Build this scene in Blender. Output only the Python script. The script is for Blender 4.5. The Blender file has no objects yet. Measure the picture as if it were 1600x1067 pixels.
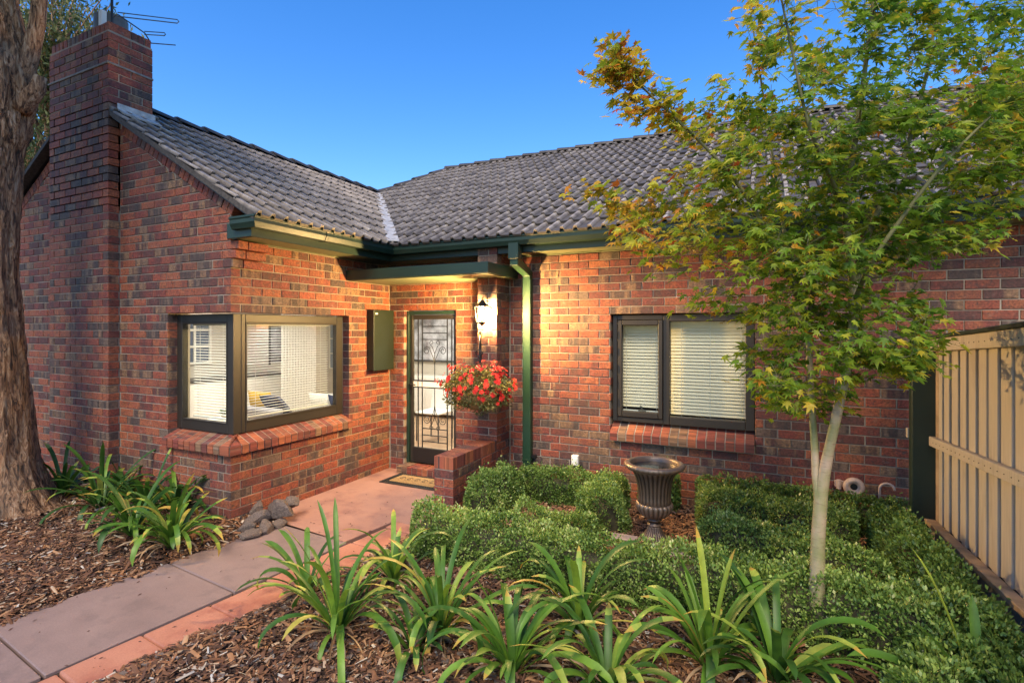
import bpy, bmesh, math, random
import numpy as np
from mathutils import Vector, Matrix

random.seed(7)
RNG = np.random.default_rng(11)
SC = bpy.context.scene
COL = SC.collection
PI = math.pi

# ------------------------------------------------------------------ camera, sky, sun, exposure
EYE = 1.885
YAW = math.atan2(397.0, 820.0)
cam_data = bpy.data.cameras.new('camera')
cam_data.sensor_width = 36.0
cam_data.lens = 36.0 * 820.0 / 1600.0
cam_data.shift_y = -19.1 / 1600.0
cam_data.clip_end = 500.0
cam = bpy.data.objects.new('camera', cam_data)
cam.location = (0, 0, EYE)
cam.rotation_euler = (PI / 2, 0, YAW)
COL.objects.link(cam)
SC.camera = cam

world = bpy.data.worlds.new('World')
SC.world = world
world.use_nodes = True
wn = world.node_tree
wn.nodes.clear()
sky = wn.nodes.new('ShaderNodeTexSky')
sky.sky_type = 'NISHITA'
sky.sun_disc = False
SUN_EL, SUN_AZ = math.radians(50), math.radians(165)      # azimuth clockwise from +Y
sky.sun_elevation = SUN_EL
sky.sun_rotation = SUN_AZ
sky.altitude = 200
sky.air_density = 1.25
sky.dust_density = 0.6
sky.ozone_density = 4.6
hsv = wn.nodes.new('ShaderNodeHueSaturation')
hsv.inputs['Hue'].default_value = 0.510
hsv.inputs['Saturation'].default_value = 1.32
bg = wn.nodes.new('ShaderNodeBackground')
bg.inputs['Strength'].default_value = 0.12
wo = wn.nodes.new('ShaderNodeOutputWorld')
wn.links.new(sky.outputs[0], hsv.inputs['Color'])
wn.links.new(hsv.outputs[0], bg.inputs[0])
wn.links.new(bg.outputs[0], wo.inputs[0])

sd = bpy.data.lights.new('sun', 'SUN')
sd.energy = 2.1
sd.angle = math.radians(25)
sd.color = (1.0, 0.84, 0.62)
sun = bpy.data.objects.new('sun', sd)
sv = Vector((math.sin(SUN_AZ) * math.cos(SUN_EL), math.cos(SUN_AZ) * math.cos(SUN_EL), math.sin(SUN_EL)))
sun.rotation_euler = sv.to_track_quat('Z', 'Y').to_euler()
sun.location = sv * 30
COL.objects.link(sun)

SC.view_settings.view_transform = 'Standard'
SC.view_settings.look = 'None'
SC.view_settings.gamma = 1.0
SC.view_settings.use_curve_mapping = False
SC.view_settings.exposure = 1.15
SC.render.engine = 'CYCLES'

# ------------------------------------------------------------------ measuring helpers (photo pixels -> metres)
CS, SN = math.cos(YAW), math.sin(YAW)
FWD = Vector((-SN, CS, 0)); RGT = Vector((CS, SN, 0))
def ray(px, py):
    return FWD * 820 + RGT * (px - 800) + Vector((0, 0, 1)) * (514.4 - py)
def on_z(px, py, z=0.0):
    d = ray(px, py); t = (z - EYE) / d.z
    return Vector((d.x * t, d.y * t, z))
def on_y(px, py, Y):
    d = ray(px, py); t = Y / d.y
    return Vector((d.x * t, Y, EYE + d.z * t))
def on_x(px, py, X):
    d = ray(px, py); t = X / d.x
    return Vector((X, d.y * t, EYE + d.z * t))
def at_d(px, py, dist):
    d = ray(px, py); t = dist / 820.0
    return Vector((d.x * t, d.y * t, EYE + d.z * t))
def proj(p):
    x, y, z = p[0], p[1], p[2] - EYE
    Z = -SN * x + CS * y
    if Z < 0.05: return (-9999, -9999, Z)
    return (800 + 820 * (CS * x + SN * y) / Z, 514.4 - 820 * z / Z, Z)

# ------------------------------------------------------------------ materials
def new_mat(name):
    m = bpy.data.materials.new(name); m.use_nodes = True
    nt = m.node_tree
    return m, nt, nt.nodes['Principled BSDF']
def N(nt, t, **k):
    n = nt.nodes.new(t)
    for a, b in k.items(): setattr(n, a, b)
    return n
def L(nt, a, b): nt.links.new(a, b)
def ramp(nt, stops, interp='LINEAR'):
    r = N(nt, 'ShaderNodeValToRGB'); r.color_ramp.interpolation = interp
    el = r.color_ramp.elements
    while len(el) > 1: el.remove(el[-1])
    el[0].position = stops[0][0]; el[0].color = (*stops[0][1], 1)
    for p, c in stops[1:]:
        e = el.new(p); e.color = (*c, 1)
    return r
def noise(nt, vec, scale, detail=4, rough=0.6, dim='3D'):
    n = N(nt, 'ShaderNodeTexNoise'); n.noise_dimensions = dim
    n.inputs['Scale'].default_value = scale; n.inputs['Detail'].default_value = detail
    n.inputs['Roughness'].default_value = rough
    if vec is not None: L(nt, vec, n.inputs['Vector'])
    return n
def mixc(nt, fac, a, b, mode='MIX'):
    m = N(nt, 'ShaderNodeMix'); m.data_type = 'RGBA'; m.blend_type = mode
    for s, v in ((0, fac), (6, a), (7, b)):
        if hasattr(v, 'node'): L(nt, v, m.inputs[s])
        else: m.inputs[s].default_value = v if s == 0 else (*v, 1)
    return m.outputs[2]
def maprange(nt, v, a, b, c=0.0, d=1.0):
    m = N(nt, 'ShaderNodeMapRange'); L(nt, v, m.inputs[0])
    for i, x in enumerate((a, b, c, d)): m.inputs[i + 1].default_value = x
    return m.outputs[0]
def bump(nt, bs, h, strength=0.3, dist=0.01):
    b = N(nt, 'ShaderNodeBump'); b.inputs['Strength'].default_value = strength
    b.inputs['Distance'].default_value = dist
    L(nt, h, b.inputs['Height']); L(nt, b.outputs[0], bs.inputs['Normal'])
def simple(name, col, rough=0.6, metal=0.0, var=0.12, scale=8.0, bmp=0.0, spec=None, bscale=60):
    m, nt, bs = new_mat(name)
    tc = N(nt, 'ShaderNodeTexCoord')
    n = noise(nt, tc.outputs['Object'], scale, 5)
    lo = tuple(c * (1 - var) for c in col); hi = tuple(min(1, c * (1 + var)) for c in col)
    r = ramp(nt, [(0.3, lo), (0.7, hi)]); L(nt, n.outputs[0], r.inputs[0])
    L(nt, r.outputs[0], bs.inputs['Base Color'])
    bs.inputs['Roughness'].default_value = rough; bs.inputs['Metallic'].default_value = metal
    if spec is not None: bs.inputs['Specular IOR Level'].default_value = spec
    if bmp:
        n2 = noise(nt, tc.outputs['Object'], bscale, 4)
        bump(nt, bs, n2.outputs[0], bmp, 0.004)
    return m
M = {}
def mat_brick():
    m, nt, bs = new_mat('brick_clinker')
    at = N(nt, 'ShaderNodeAttribute', attribute_name='buv')
    rn = N(nt, 'ShaderNodeAttribute', attribute_name='rnd')
    sep = N(nt, 'ShaderNodeSeparateXYZ'); L(nt, at.outputs['Vector'], sep.inputs[0])
    # kiln flashing: bands across the brick that vary along its length
    cmb = N(nt, 'ShaderNodeCombineXYZ'); L(nt, sep.outputs[0], cmb.inputs[0]); L(nt, sep.outputs[2], cmb.inputs[2])
    band = noise(nt, cmb.outputs[0], 9.0, 2, 0.5)
    r = ramp(nt, [(0.0, (0.25, 0.058, 0.030)), (0.2, (0.29, 0.090, 0.038)), (0.4, (0.20, 0.044, 0.029)), (0.56, (0.125, 0.038, 0.028)),
                  (0.68, (0.085, 0.036, 0.029)), (0.78, (0.25, 0.14, 0.072)), (0.87, (0.095, 0.052, 0.040)), (0.95, (0.058, 0.040, 0.034)), (1.0, (0.15, 0.095, 0.065))])
    add = N(nt, 'ShaderNodeMath', operation='MULTIPLY_ADD'); L(nt, band.outputs[0], add.inputs[0])
    add.inputs[1].default_value = 0.75; 
    sub = N(nt, 'ShaderNodeMath', operation='SUBTRACT'); pw = N(nt, 'ShaderNodeMath', operation='POWER'); L(nt, rn.outputs['Fac'], pw.inputs[0]); pw.inputs[1].default_value = 1.35; L(nt, pw.outputs[0], sub.inputs[0]); sub.inputs[1].default_value = 0.36
    L(nt, sub.outputs[0], add.inputs[2]); add.use_clamp = True
    L(nt, add.outputs[0], r.inputs[0])
    fine = noise(nt, at.outputs['Vector'], 55, 5, 0.7)
    v = maprange(nt, fine.outputs[0], 0.32, 0.68, 0.34, 1.62)
    vv = N(nt, 'ShaderNodeVectorMath', operation='SCALE'); L(nt, r.outputs[0], vv.inputs[0]); L(nt, v, vv.inputs['Scale'])
    spots = noise(nt, at.outputs['Vector'], 22, 3, 0.7)
    sp = maprange(nt, spots.outputs[0], 0.57, 0.68)
    sm = N(nt, 'ShaderNodeMath', operation='MULTIPLY'); L(nt, sp, sm.inputs[0]); sm.inputs[1].default_value = 0.75
    c2 = mixc(nt, sm.outputs[0], vv.outputs[0], (0.05, 0.038, 0.035))
    # mortar smears / lime bloom
    sme = noise(nt, at.outputs['Vector'], 13, 4, 0.75)
    s2 = maprange(nt, sme.outputs[0], 0.60, 0.76, 0, 0.5)
    c3 = mixc(nt, s2, c2, (0.34, 0.27, 0.21))
    gp = N(nt, 'ShaderNodeNewGeometry'); wn_ = noise(nt, gp.outputs['Position'], 1.7, 6, 0.68)
    wf_ = maprange(nt, wn_.outputs[0], 0.48, 0.70, 0, 0.55)
    c4 = mixc(nt, wf_, c3, (0.055, 0.036, 0.030))
    L(nt, c4, bs.inputs['Base Color'])
    bs.inputs['Roughness'].default_value = 0.76
    hh = noise(nt, at.outputs['Vector'], 90, 5, 0.75)
    bump(nt, bs, hh.outputs[0], 0.55, 0.004)
    return m
M['brick'] = mat_brick()
def mat_mortar():
    m, nt, bs = new_mat('mortar')
    tc = N(nt, 'ShaderNodeTexCoord')
    n = noise(nt, tc.outputs['Object'], 3, 6, 0.7)
    r = ramp(nt, [(0.3, (0.17, 0.13, 0.095)), (0.7, (0.42, 0.35, 0.265))]); L(nt, n.outputs[0], r.inputs[0])
    L(nt, r.outputs[0], bs.inputs['Base Color']); bs.inputs['Roughness'].default_value = 0.9
    n2 = noise(nt, tc.outputs['Object'], 150, 4); bump(nt, bs, n2.outputs[0], 0.5, 0.003)
    return m
M['mortar'] = mat_mortar()
def mat_leaf(name, stops, rough=0.45, trans=0.25, veins=False):
    m, nt, bs = new_mat(name)
    rn = N(nt, 'ShaderNodeAttribute', attribute_name='rnd')
    r = ramp(nt, stops); L(nt, rn.outputs['Fac'], r.inputs[0])
    tc = N(nt, 'ShaderNodeTexCoord'); n = noise(nt, tc.outputs['Object'], 14, 3)
    v = maprange(nt, n.outputs[0], 0.3, 0.7, 0.8, 1.2)
    vv = N(nt, 'ShaderNodeVectorMath', operation='SCALE'); L(nt, r.outputs[0], vv.inputs[0]); L(nt, v, vv.inputs['Scale'])
    L(nt, vv.outputs[0], bs.inputs['Base Color'])
    bs.inputs['Roughness'].default_value = rough
    tr = N(nt, 'ShaderNodeBsdfTranslucent'); L(nt, vv.outputs[0], tr.inputs[0])
    mx = N(nt, 'ShaderNodeMixShader'); mx.inputs[0].default_value = trans
    out = nt.nodes['Material Output']
    L(nt, bs.outputs[0], mx.inputs[1]); L(nt, tr.outputs[0], mx.inputs[2]); L(nt, mx.outputs[0], out.inputs[0])
    return m
M['hedge'] = mat_leaf('box_hedge_leaf', [(0, (0.05, 0.10, 0.02)), (0.4, (0.18, 0.30, 0.06)), (0.75, (0.38, 0.50, 0.12)), (1, (0.58, 0.60, 0.26))], 0.42, 0.3)
M['twig'] = simple('hedge_twig', (0.045, 0.042, 0.02), 0.9, var=0.4, scale=30)
M['maple'] = mat_leaf('maple_leaf', [(0, (0.07, 0.15, 0.018)), (0.3, (0.18, 0.31, 0.026)), (0.5, (0.36, 0.42, 0.032)), (0.68, (0.58, 0.43, 0.035)), (0.85, (0.56, 0.25, 0.028)), (1, (0.40, 0.09, 0.02))], 0.5, 0.55)
M['strap'] = mat_leaf('strap_leaf', [(0, (0.028, 0.085, 0.014)), (0.5, (0.09, 0.21, 0.022)), (0.8, (0.22, 0.37, 0.045)), (0.93, (0.42, 0.47, 0.08)), (1, (0.55, 0.33, 0.06))], 0.48, 0.35)
M['farleaf'] = mat_leaf('feathery_leaf', [(0, (0.03, 0.06, 0.015)), (0.5, (0.08, 0.12, 0.03)), (1, (0.20, 0.19, 0.05))], 0.6, 0.35)
M['petal'] = mat_leaf('red_petal', [(0, (0.45, 0.015, 0.012)), (0.6, (0.75, 0.035, 0.02)), (1, (0.85, 0.12, 0.05))], 0.5, 0.3)
M['basketleaf'] = mat_leaf('basket_leaf', [(0, (0.07, 0.085, 0.02)), (0.6, (0.17, 0.17, 0.04)), (1, (0.36, 0.28, 0.10))], 0.6, 0.3)
M['drystraw'] = mat_leaf('dry_leaf', [(0, (0.20, 0.11, 0.055)), (1, (0.46, 0.32, 0.18))], 0.8, 0.15)
M['chip'] = mat_leaf('bark_chip', [(0, (0.035, 0.016, 0.009)), (0.3, (0.10, 0.042, 0.020)), (0.65, (0.21, 0.095, 0.042)), (0.88, (0.34, 0.19, 0.095)), (0.96, (0.42, 0.33, 0.23)), (1, (0.42, 0.40, 0.36))], 0.85, 0.0)
M['soil'] = simple('soil', (0.040, 0.022, 0.014), 0.95, var=0.5, scale=25, bmp=0.8, bscale=80)
def mat_bark():
    m, nt, bs = new_mat('rough_bark')
    tc = N(nt, 'ShaderNodeTexCoord')
    mp = N(nt, 'ShaderNodeMapping'); mp.inputs['Scale'].default_value = (13, 13, 2.6); L(nt, tc.outputs['Object'], mp.inputs[0])
    n = noise(nt, mp.outputs[0], 2.2, 8, 0.72)
    n.inputs['Distortion'].default_value = 1.3
    r = ramp(nt, [(0.38, (0.025, 0.015, 0.010)), (0.44, (0.17, 0.080, 0.038)), (0.52, (0.46, 0.24, 0.115)), (0.64, (0.68, 0.48, 0.31))])
    L(nt, n.outputs[0], r.inputs[0])
    n3 = noise(nt, tc.outputs['Object'], 1.6, 3)
    f = maprange(nt, n3.outputs[0], 0.45, 0.65, 0, 0.5)
    c = mixc(nt, f, r.outputs[0], (0.16, 0.12, 0.09))
    L(nt, c, bs.inputs['Base Color']); bs.inputs['Roughness'].default_value = 0.9
    bump(nt, bs, n.outputs[0], 1.0, 0.05)
    return m
M['bark'] = mat_bark()
def mat_maplebark():
    m, nt, bs = new_mat('smooth_bark')
    tc = N(nt, 'ShaderNodeTexCoord')
    n = noise(nt, tc.outputs['Object'], 5, 5, 0.6)
    r = ramp(nt, [(0.32, (0.17, 0.20, 0.06)), (0.5, (0.30, 0.27, 0.14)), (0.68, (0.44, 0.33, 0.23))])
    L(nt, n.outputs[0], r.inputs[0])
    mp = N(nt, 'ShaderNodeMapping'); mp.inputs['Scale'].default_value = (20, 20, 160); L(nt, tc.outputs['Object'], mp.inputs[0])
    n2 = noise(nt, mp.outputs[0], 1.0, 3)
    f = maprange(nt, n2.outputs[0], 0.56, 0.7, 0, 0.6)
    c = mixc(nt, f, r.outputs[0], (0.16, 0.09, 0.06))
    L(nt, c, bs.inputs['Base Color']); bs.inputs['Roughness'].default_value = 0.7
    bump(nt, bs, n2.outputs[0], 0.4, 0.004)
    return m
M['maplebark'] = mat_maplebark()
def mat_tile():
    m, nt, bs = new_mat('concrete_roof_tile')
    tc = N(nt, 'ShaderNodeTexCoord'); rn = N(nt, 'ShaderNodeAttribute', attribute_name='rnd')
    n = noise(nt, tc.outputs['Object'], 6, 6, 0.7)
    r = ramp(nt, [(0.3, (0.085, 0.068, 0.052)), (0.5, (0.175, 0.145, 0.115)), (0.62, (0.24, 0.20, 0.16)), (0.78, (0.40, 0.37, 0.30))])
    L(nt, n.outputs[0], r.inputs[0])
    v = maprange(nt, rn.outputs['Fac'], 0, 1, 0.82, 1.18)
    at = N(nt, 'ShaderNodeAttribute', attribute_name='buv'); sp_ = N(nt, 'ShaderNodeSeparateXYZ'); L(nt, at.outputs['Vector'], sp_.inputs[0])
    roll_sheen = maprange(nt, sp_.outputs[0], 0, 1, 0.30, 1.75)      # sky sheen on the rolls put into the colour, pans darkened
    mu = N(nt, 'ShaderNodeMath', operation='MULTIPLY'); L(nt, v, mu.inputs[0]); L(nt, roll_sheen, mu.inputs[1])
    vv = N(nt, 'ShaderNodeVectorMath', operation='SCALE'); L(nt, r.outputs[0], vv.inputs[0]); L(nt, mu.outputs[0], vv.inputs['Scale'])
    L(nt, vv.outputs[0], bs.inputs['Base Color']); bs.inputs['Roughness'].default_value = 0.55
    n2 = noise(nt, tc.outputs['Object'], 120, 3); bump(nt, bs, n2.outputs[0], 0.25, 0.003)
    return m
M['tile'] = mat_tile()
M['limbbark'] = simple('green_brown_bark', (0.13, 0.125, 0.045), 0.75, var=0.35, scale=9, bmp=0.4)
M['lead'] = simple('lead_flashing', (0.42, 0.40, 0.37), 0.55, var=0.35, scale=14, bmp=0.3)
M['green'] = simple('green_gloss_paint', (0.012, 0.031, 0.020), 0.45, var=0.15, scale=3)
M['greenpipe'] = simple('mid_green_paint', (0.016, 0.048, 0.021), 0.45, var=0.12, scale=2)
M['meter'] = simple('olive_meter_box_paint', (0.009, 0.016, 0.006), 0.5, var=0.1, scale=3)
M['soffit'] = simple('soffit_paint', (0.13, 0.14, 0.075), 0.5, var=0.1)
M['brown'] = simple('bronze_window_frame', (0.024, 0.019, 0.014), 0.5, var=0.1)
M['black'] = simple('black_iron', (0.012, 0.012, 0.012), 0.4)
def mat_board(name, a_, b_, st):
    m, nt, bs = new_mat(name)
    tc = N(nt, 'ShaderNodeTexCoord'); mp = N(nt, 'ShaderNodeMapping'); mp.inputs['Scale'].default_value = (70, 70, 3.0); L(nt, tc.outputs['Object'], mp.inputs[0])
    n = noise(nt, mp.outputs[0], 1.0, 5, .7); r = ramp(nt, [(0.3, a_), (0.7, b_)]); L(nt, n.outputs[0], r.inputs[0])
    mp2 = N(nt, 'ShaderNodeMapping'); mp2.inputs['Scale'].default_value = (5, 5, 1.6); L(nt, tc.outputs['Object'], mp2.inputs[0])
    n2 = noise(nt, mp2.outputs[0], 1.0, 6, .7); f = maprange(nt, n2.outputs[0], 0.52, 0.72, 0, .6)
    cc_ = mixc(nt, f, r.outputs[0], st); L(nt, cc_, bs.inputs['Base Color']); bs.inputs['Roughness'].default_value = .68
    bump(nt, bs, n.outputs[0], .3, .003); return m
M['cream'] = mat_board('painted_cream_board', (0.44, 0.37, 0.28), (0.56, 0.475, 0.36), (0.33, 0.255, 0.175))
M['cream_old'] = simple('cream_paint', (0.50, 0.42, 0.315), 0.6, var=0.12, scale=5, bmp=0.15)
M['creamd'] = simple('weathered_cream_board', (0.40, 0.28, 0.17), 0.75, var=0.35, scale=7, bmp=0.3)
M['concrete'] = simple('grey_concrete', (0.22, 0.20, 0.18), 0.85, var=0.3, scale=12, bmp=0.4)
M['white'] = simple('white_paint', (0.78, 0.75, 0.68), 0.5, var=0.03)
M['wallin'] = simple('cream_plaster', (0.58, 0.53, 0.45), 0.8, var=0.03)
M['slat'] = simple('cream_blind_slat', (0.86, 0.82, 0.73), 0.45, var=0.03)
M['slatw'] = simple('warm_blind_slat', (0.86, 0.74, 0.54), 0.6, var=0.03)
M['woodfloor'] = simple('timber_floor', (0.42, 0.27, 0.16), 0.5, var=0.25, scale=6)
M['steel'] = simple('galvanised_steel', (0.10, 0.10, 0.095), 0.6, 0.0, var=0.15, scale=10)
M['alu'] = simple('dull_antenna_metal', (0.10, 0.10, 0.10), 0.45, 0.6)
M['brass'] = simple('antique_brass', (0.35, 0.22, 0.08), 0.35, 0.8)
M['coir'] = simple('coir', (0.30, 0.185, 0.075), 0.95, var=0.35, scale=60, bmp=0.9, bscale=200)
M['rubber'] = simple('black_rubber', (0.018, 0.016, 0.014), 0.6, bmp=0.4)
M['yellow'] = simple('mustard_fabric', (0.72, 0.45, 0.06), 0.9)
M['navy'] = simple('navy_fabric', (0.02, 0.03, 0.08), 0.9)
M['greyfab'] = simple('grey_fabric', (0.33, 0.32, 0.34), 0.95, var=0.2, scale=30)
M['cushw'] = simple('white_patterned_fabric', (0.70, 0.68, 0.62), 0.95, var=0.15, scale=40)
M['tap'] = simple('aged_pink_paint', (0.46, 0.33, 0.26), 0.6, var=0.25, scale=20)
M['rock'] = simple('basalt_rock', (0.125, 0.095, 0.078), 0.9, var=0.55, scale=9, bmp=1.0, bscale=45)
def mat_paving(name, a, b, stain, sc=1.6):
    m, nt, bs = new_mat(name)
    tc = N(nt, 'ShaderNodeTexCoord')
    n = noise(nt, tc.outputs['Object'], sc, 6, 0.62)
    r = ramp(nt, [(0.32, a), (0.68, b)]); L(nt, n.outputs[0], r.inputs[0])
    n2 = noise(nt, tc.outputs['Object'], 2.7, 6, 0.7)
    f = maprange(nt, n2.outputs[0], 0.50, 0.68, 0, 0.8)
    c = mixc(nt, f, r.outputs[0], stain)
    n3 = noise(nt, tc.outputs['Object'], 110, 4, 0.8)
    v = maprange(nt, n3.outputs[0], 0.3, 0.7, 0.82, 1.16)
    vv = N(nt, 'ShaderNodeVectorMath', operation='SCALE'); L(nt, c, vv.inputs[0]); L(nt, v, vv.inputs['Scale'])
    L(nt, vv.outputs[0], bs.inputs['Base Color']); bs.inputs['Roughness'].default_value = 0.68
    bump(nt, bs, n3.outputs[0], 0.25, 0.003)
    return m
M['slab'] = mat_paving('mauve_concrete', (0.185, 0.128, 0.112), (0.27, 0.19, 0.165), (0.14, 0.100, 0.090))
M['porch'] = mat_paving('pink_concrete', (0.29, 0.145, 0.105), (0.38, 0.205, 0.15), (0.20, 0.095, 0.08), 1.1)
M['paver'] = mat_paving('terracotta_paver', (0.33, 0.125, 0.075), (0.42, 0.185, 0.115), (0.25, 0.075, 0.05), 2.5)
def mat_glass(name, tint=(0.9, 0.93, 0.92), fac=1.0):
    m, nt, bs = new_mat(name); nt.nodes.remove(bs)
    lw = N(nt, 'ShaderNodeLayerWeight'); lw.inputs['Blend'].default_value = 0.5
    pw = N(nt, 'ShaderNodeMath', operation='POWER'); L(nt, lw.outputs['Facing'], pw.inputs[0]); pw.inputs[1].default_value = 4.0
    fr = N(nt, 'ShaderNodeMath', operation='MULTIPLY_ADD'); L(nt, pw.outputs[0], fr.inputs[0]); fr.inputs[1].default_value = 0.5; fr.inputs[2].default_value = 0.03
    t = N(nt, 'ShaderNodeBsdfTransparent'); t.inputs[0].default_value = (*tint, 1)
    g = N(nt, 'ShaderNodeBsdfGlossy'); g.inputs['Roughness'].default_value = 0.02
    mx = N(nt, 'ShaderNodeMixShader')
    L(nt, fr.outputs[0], mx.inputs[0]); L(nt, t.outputs[0], mx.inputs[1]); L(nt, g.outputs[0], mx.inputs[2])
    L(nt, mx.outputs[0], nt.nodes['Material Output'].inputs[0])
    return m
M['glass'] = mat_glass('window_glass')
def mat_emit(name, col, s):
    m, nt, bs = new_mat(name); nt.nodes.remove(bs)
    e = N(nt, 'ShaderNodeEmission'); e.inputs[0].default_value = (*col, 1); e.inputs[1].default_value = s
    L(nt, e.outputs[0], nt.nodes['Material Output'].inputs[0])
    return m
M['bulb'] = mat_emit('lit_lantern_bulb', (1.0, 0.64, 0.24), 3700)
M['roomlight'] = mat_emit('lit_room_lamp', (1.0, 0.92, 0.84), 190)
def mat_urn():
    m, nt, bs = new_mat('bronze_urn')
    tc = N(nt, 'ShaderNodeTexCoord')
    g = N(nt, 'ShaderNodeNewGeometry')
    f = maprange(nt, g.outputs['Pointiness'], 0.47, 0.56)
    n = noise(nt, tc.outputs['Object'], 12, 5, 0.7)
    r = ramp(nt, [(0.3, (0.022, 0.016, 0.012)), (0.7, (0.075, 0.046, 0.030))]); L(nt, n.outputs[0], r.inputs[0])
    c = mixc(nt, f, r.outputs[0], (0.24, 0.17, 0.12))
    L(nt, c, bs.inputs['Base Color']); bs.inputs['Roughness'].default_value = 0.38; bs.inputs['Metallic'].default_value = 0.35
    n2 = noise(nt, tc.outputs['Object'], 70, 3); bump(nt, bs, n2.outputs[0], 0.3, 0.004)
    return m
M['urn'] = mat_urn()
M['water'] = simple('dark_water', (0.02, 0.025, 0.03), 0.08)

# ------------------------------------------------------------------ object helpers
def np_obj(name, V, F, mat, parent=None, attrs=None, smooth=False, kind=None, loc=None):
    V = np.asarray(V, dtype=np.float32)
    if loc is not None: V = V - np.asarray(loc, dtype=np.float32)
    me = bpy.data.meshes.new(name)
    if isinstance(F, np.ndarray):
        k = F.shape[1]
        me.vertices.add(len(V)); me.vertices.foreach_set('co', V.ravel())
        me.loops.add(F.size); me.loops.foreach_set('vertex_index', F.astype(np.int32).ravel())
        me.polygons.add(len(F)); me.polygons.foreach_set('loop_start', np.arange(0, F.size, k, dtype=np.int32))
        me.update(calc_edges=True)
    else:
        me.from_pydata(V.tolist(), [], F)
    for an, (dom, typ, data) in (attrs or {}).items():
        a = me.attributes.new(an, typ, dom)
        d = np.asarray(data, dtype=np.float32)
        a.data.foreach_set('vector' if typ == 'FLOAT_VECTOR' else 'value', d.ravel())
    if smooth: me.polygons.foreach_set('use_smooth', np.ones(len(me.polygons), dtype=bool))
    if mat is not None: me.materials.append(mat)
    o = bpy.data.objects.new(name, me)
    COL.objects.link(o)
    if loc is not None: o.location = Vector(loc)
    if parent is not None: adopt(o, parent)
    if kind: o['kind'] = kind
    return o
def adopt(o, parent):
    o.parent = parent
    w = Matrix.Translation(parent.location)
    p = parent.parent
    if p is not None: w = Matrix.Translation(parent.location)
    o.matrix_parent_inverse = w.inverted()
def thing(name, label, cat, loc=(0, 0, 0), group=None):
    o = bpy.data.objects.new(name, None); COL.objects.link(o)
    o.location = Vector(loc); o['label'] = label; o['category'] = cat
    o.empty_display_size = 0.2
    if group: o['group'] = group
    return o
def tag(o, label, cat, group=None):
    o['label'] = label; o['category'] = cat
    if group: o['group'] = group
    return o
class MB:
    def __init__(s): s.v = []; s.f = []
    def add(s, vs, fs):
        k = len(s.v); s.v.extend([tuple(p) for p in vs]); s.f.extend([tuple(k + i for i in f) for f in fs])
    def box(s, x0, x1, y0, y1, z0, z1):
        s.add([(x0, y0, z0), (x1, y0, z0), (x1, y1, z0), (x0, y1, z0), (x0, y0, z1), (x1, y0, z1), (x1, y1, z1), (x0, y1, z1)],
              [(0, 3, 2, 1), (4, 5, 6, 7), (0, 1, 5, 4), (1, 2, 6, 5), (2, 3, 7, 6), (3, 0, 4, 7)])
        return s
    def obox(s, c, a, b, d):           # centre and three half vectors
        c, a, b, d = map(Vector, (c, a, b, d))
        P = [c - a - b - d, c + a - b - d, c + a + b - d, c - a + b - d, c - a - b + d, c + a - b + d, c + a + b + d, c - a + b + d]
        s.add(P, [(0, 3, 2, 1), (4, 5, 6, 7), (0, 1, 5, 4), (1, 2, 6, 5), (2, 3, 7, 6), (3, 0, 4, 7)]); return s
    def prism(s, poly, ax, c0, c1):    # polygon extruded along axis ax; poly in the two other axes in order
        def P(a, b, c):
            return {0: (c, a, b), 1: (a, c, b), 2: (a, b, c)}[ax]
        n = len(poly)
        s.add([P(a, b, c0) for a, b in poly] + [P(a, b, c1) for a, b in poly],
              [tuple(range(n))[::-1], tuple(range(n, 2 * n))] + [(i, (i + 1) % n, n + (i + 1) % n, n + i) for i in range(n)])
        return s
    def tube(s, pts, rad, n=8, cap=True):
        pts = [Vector(p) for p in pts]
        if not hasattr(rad, '__len__'): rad = [rad] * len(pts)
        k = len(s.v); up = None
        for i, p in enumerate(pts):
            d = (pts[min(i + 1, len(pts) - 1)] - pts[max(i - 1, 0)])
            d = d.normalized() if d.length > 1e-9 else Vector((0, 0, 1))
            if up is None: up = d.orthogonal().normalized()
            else:
                up = up - d * up.dot(d); up = up.normalized() if up.length > 1e-6 else d.orthogonal().normalized()
            w = d.cross(up)
            for j in range(n):
                a = 2 * PI * j / n
                q = p + (up * math.cos(a) + w * math.sin(a)) * rad[i]
                s.v.append(tuple(q))
        m = len(pts)
        for i in range(m - 1):
            for j in range(n):
                a = k + i * n + j; b = k + i * n + (j + 1) % n
                s.f.append((a, b, b + n, a + n))
        if cap:
            s.f.append(tuple(k + j for j in range(n))[::-1]); s.f.append(tuple(k + (m - 1) * n + j for j in range(n)))
        return s
    def lathe(s, prof, c, n=24, mod=None, cap=True):
        k = len(s.v); c = Vector(c)
        for i, (r, z) in enumerate(prof):
            for j in range(n):
                a = 2 * PI * j / n
                rr = r if mod is None else mod(i, r, z, a)
                s.v.append((c.x + rr * math.cos(a), c.y + rr * math.sin(a), c.z + z))
        m = len(prof)
        for i in range(m - 1):
            for j in range(n):
                a = k + i * n + j; b = k + i * n + (j + 1) % n
                s.f.append((a, b, b + n, a + n))
        if cap:
            s.f.append(tuple(k + j for j in range(n))[::-1]); s.f.append(tuple(k + (m - 1) * n + j for j in range(n)))
        return s
    def build(s, name, mat, parent=None, smooth=False, bevel=0.0, kind=None, seg=1):
        me = bpy.data.meshes.new(name); me.from_pydata(s.v, [], s.f); me.update()
        if smooth:
            for p in me.polygons: p.use_smooth = True
        me.materials.append(mat)
        o = bpy.data.objects.new(name, me); COL.objects.link(o)
        if parent is not None: adopt(o, parent)
        if bevel:
            b = o.modifiers.new('bevel', 'BEVEL'); b.width = bevel; b.segments = seg; b.limit_method = 'ANGLE'
        if kind: o['kind'] = kind
        return o
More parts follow.
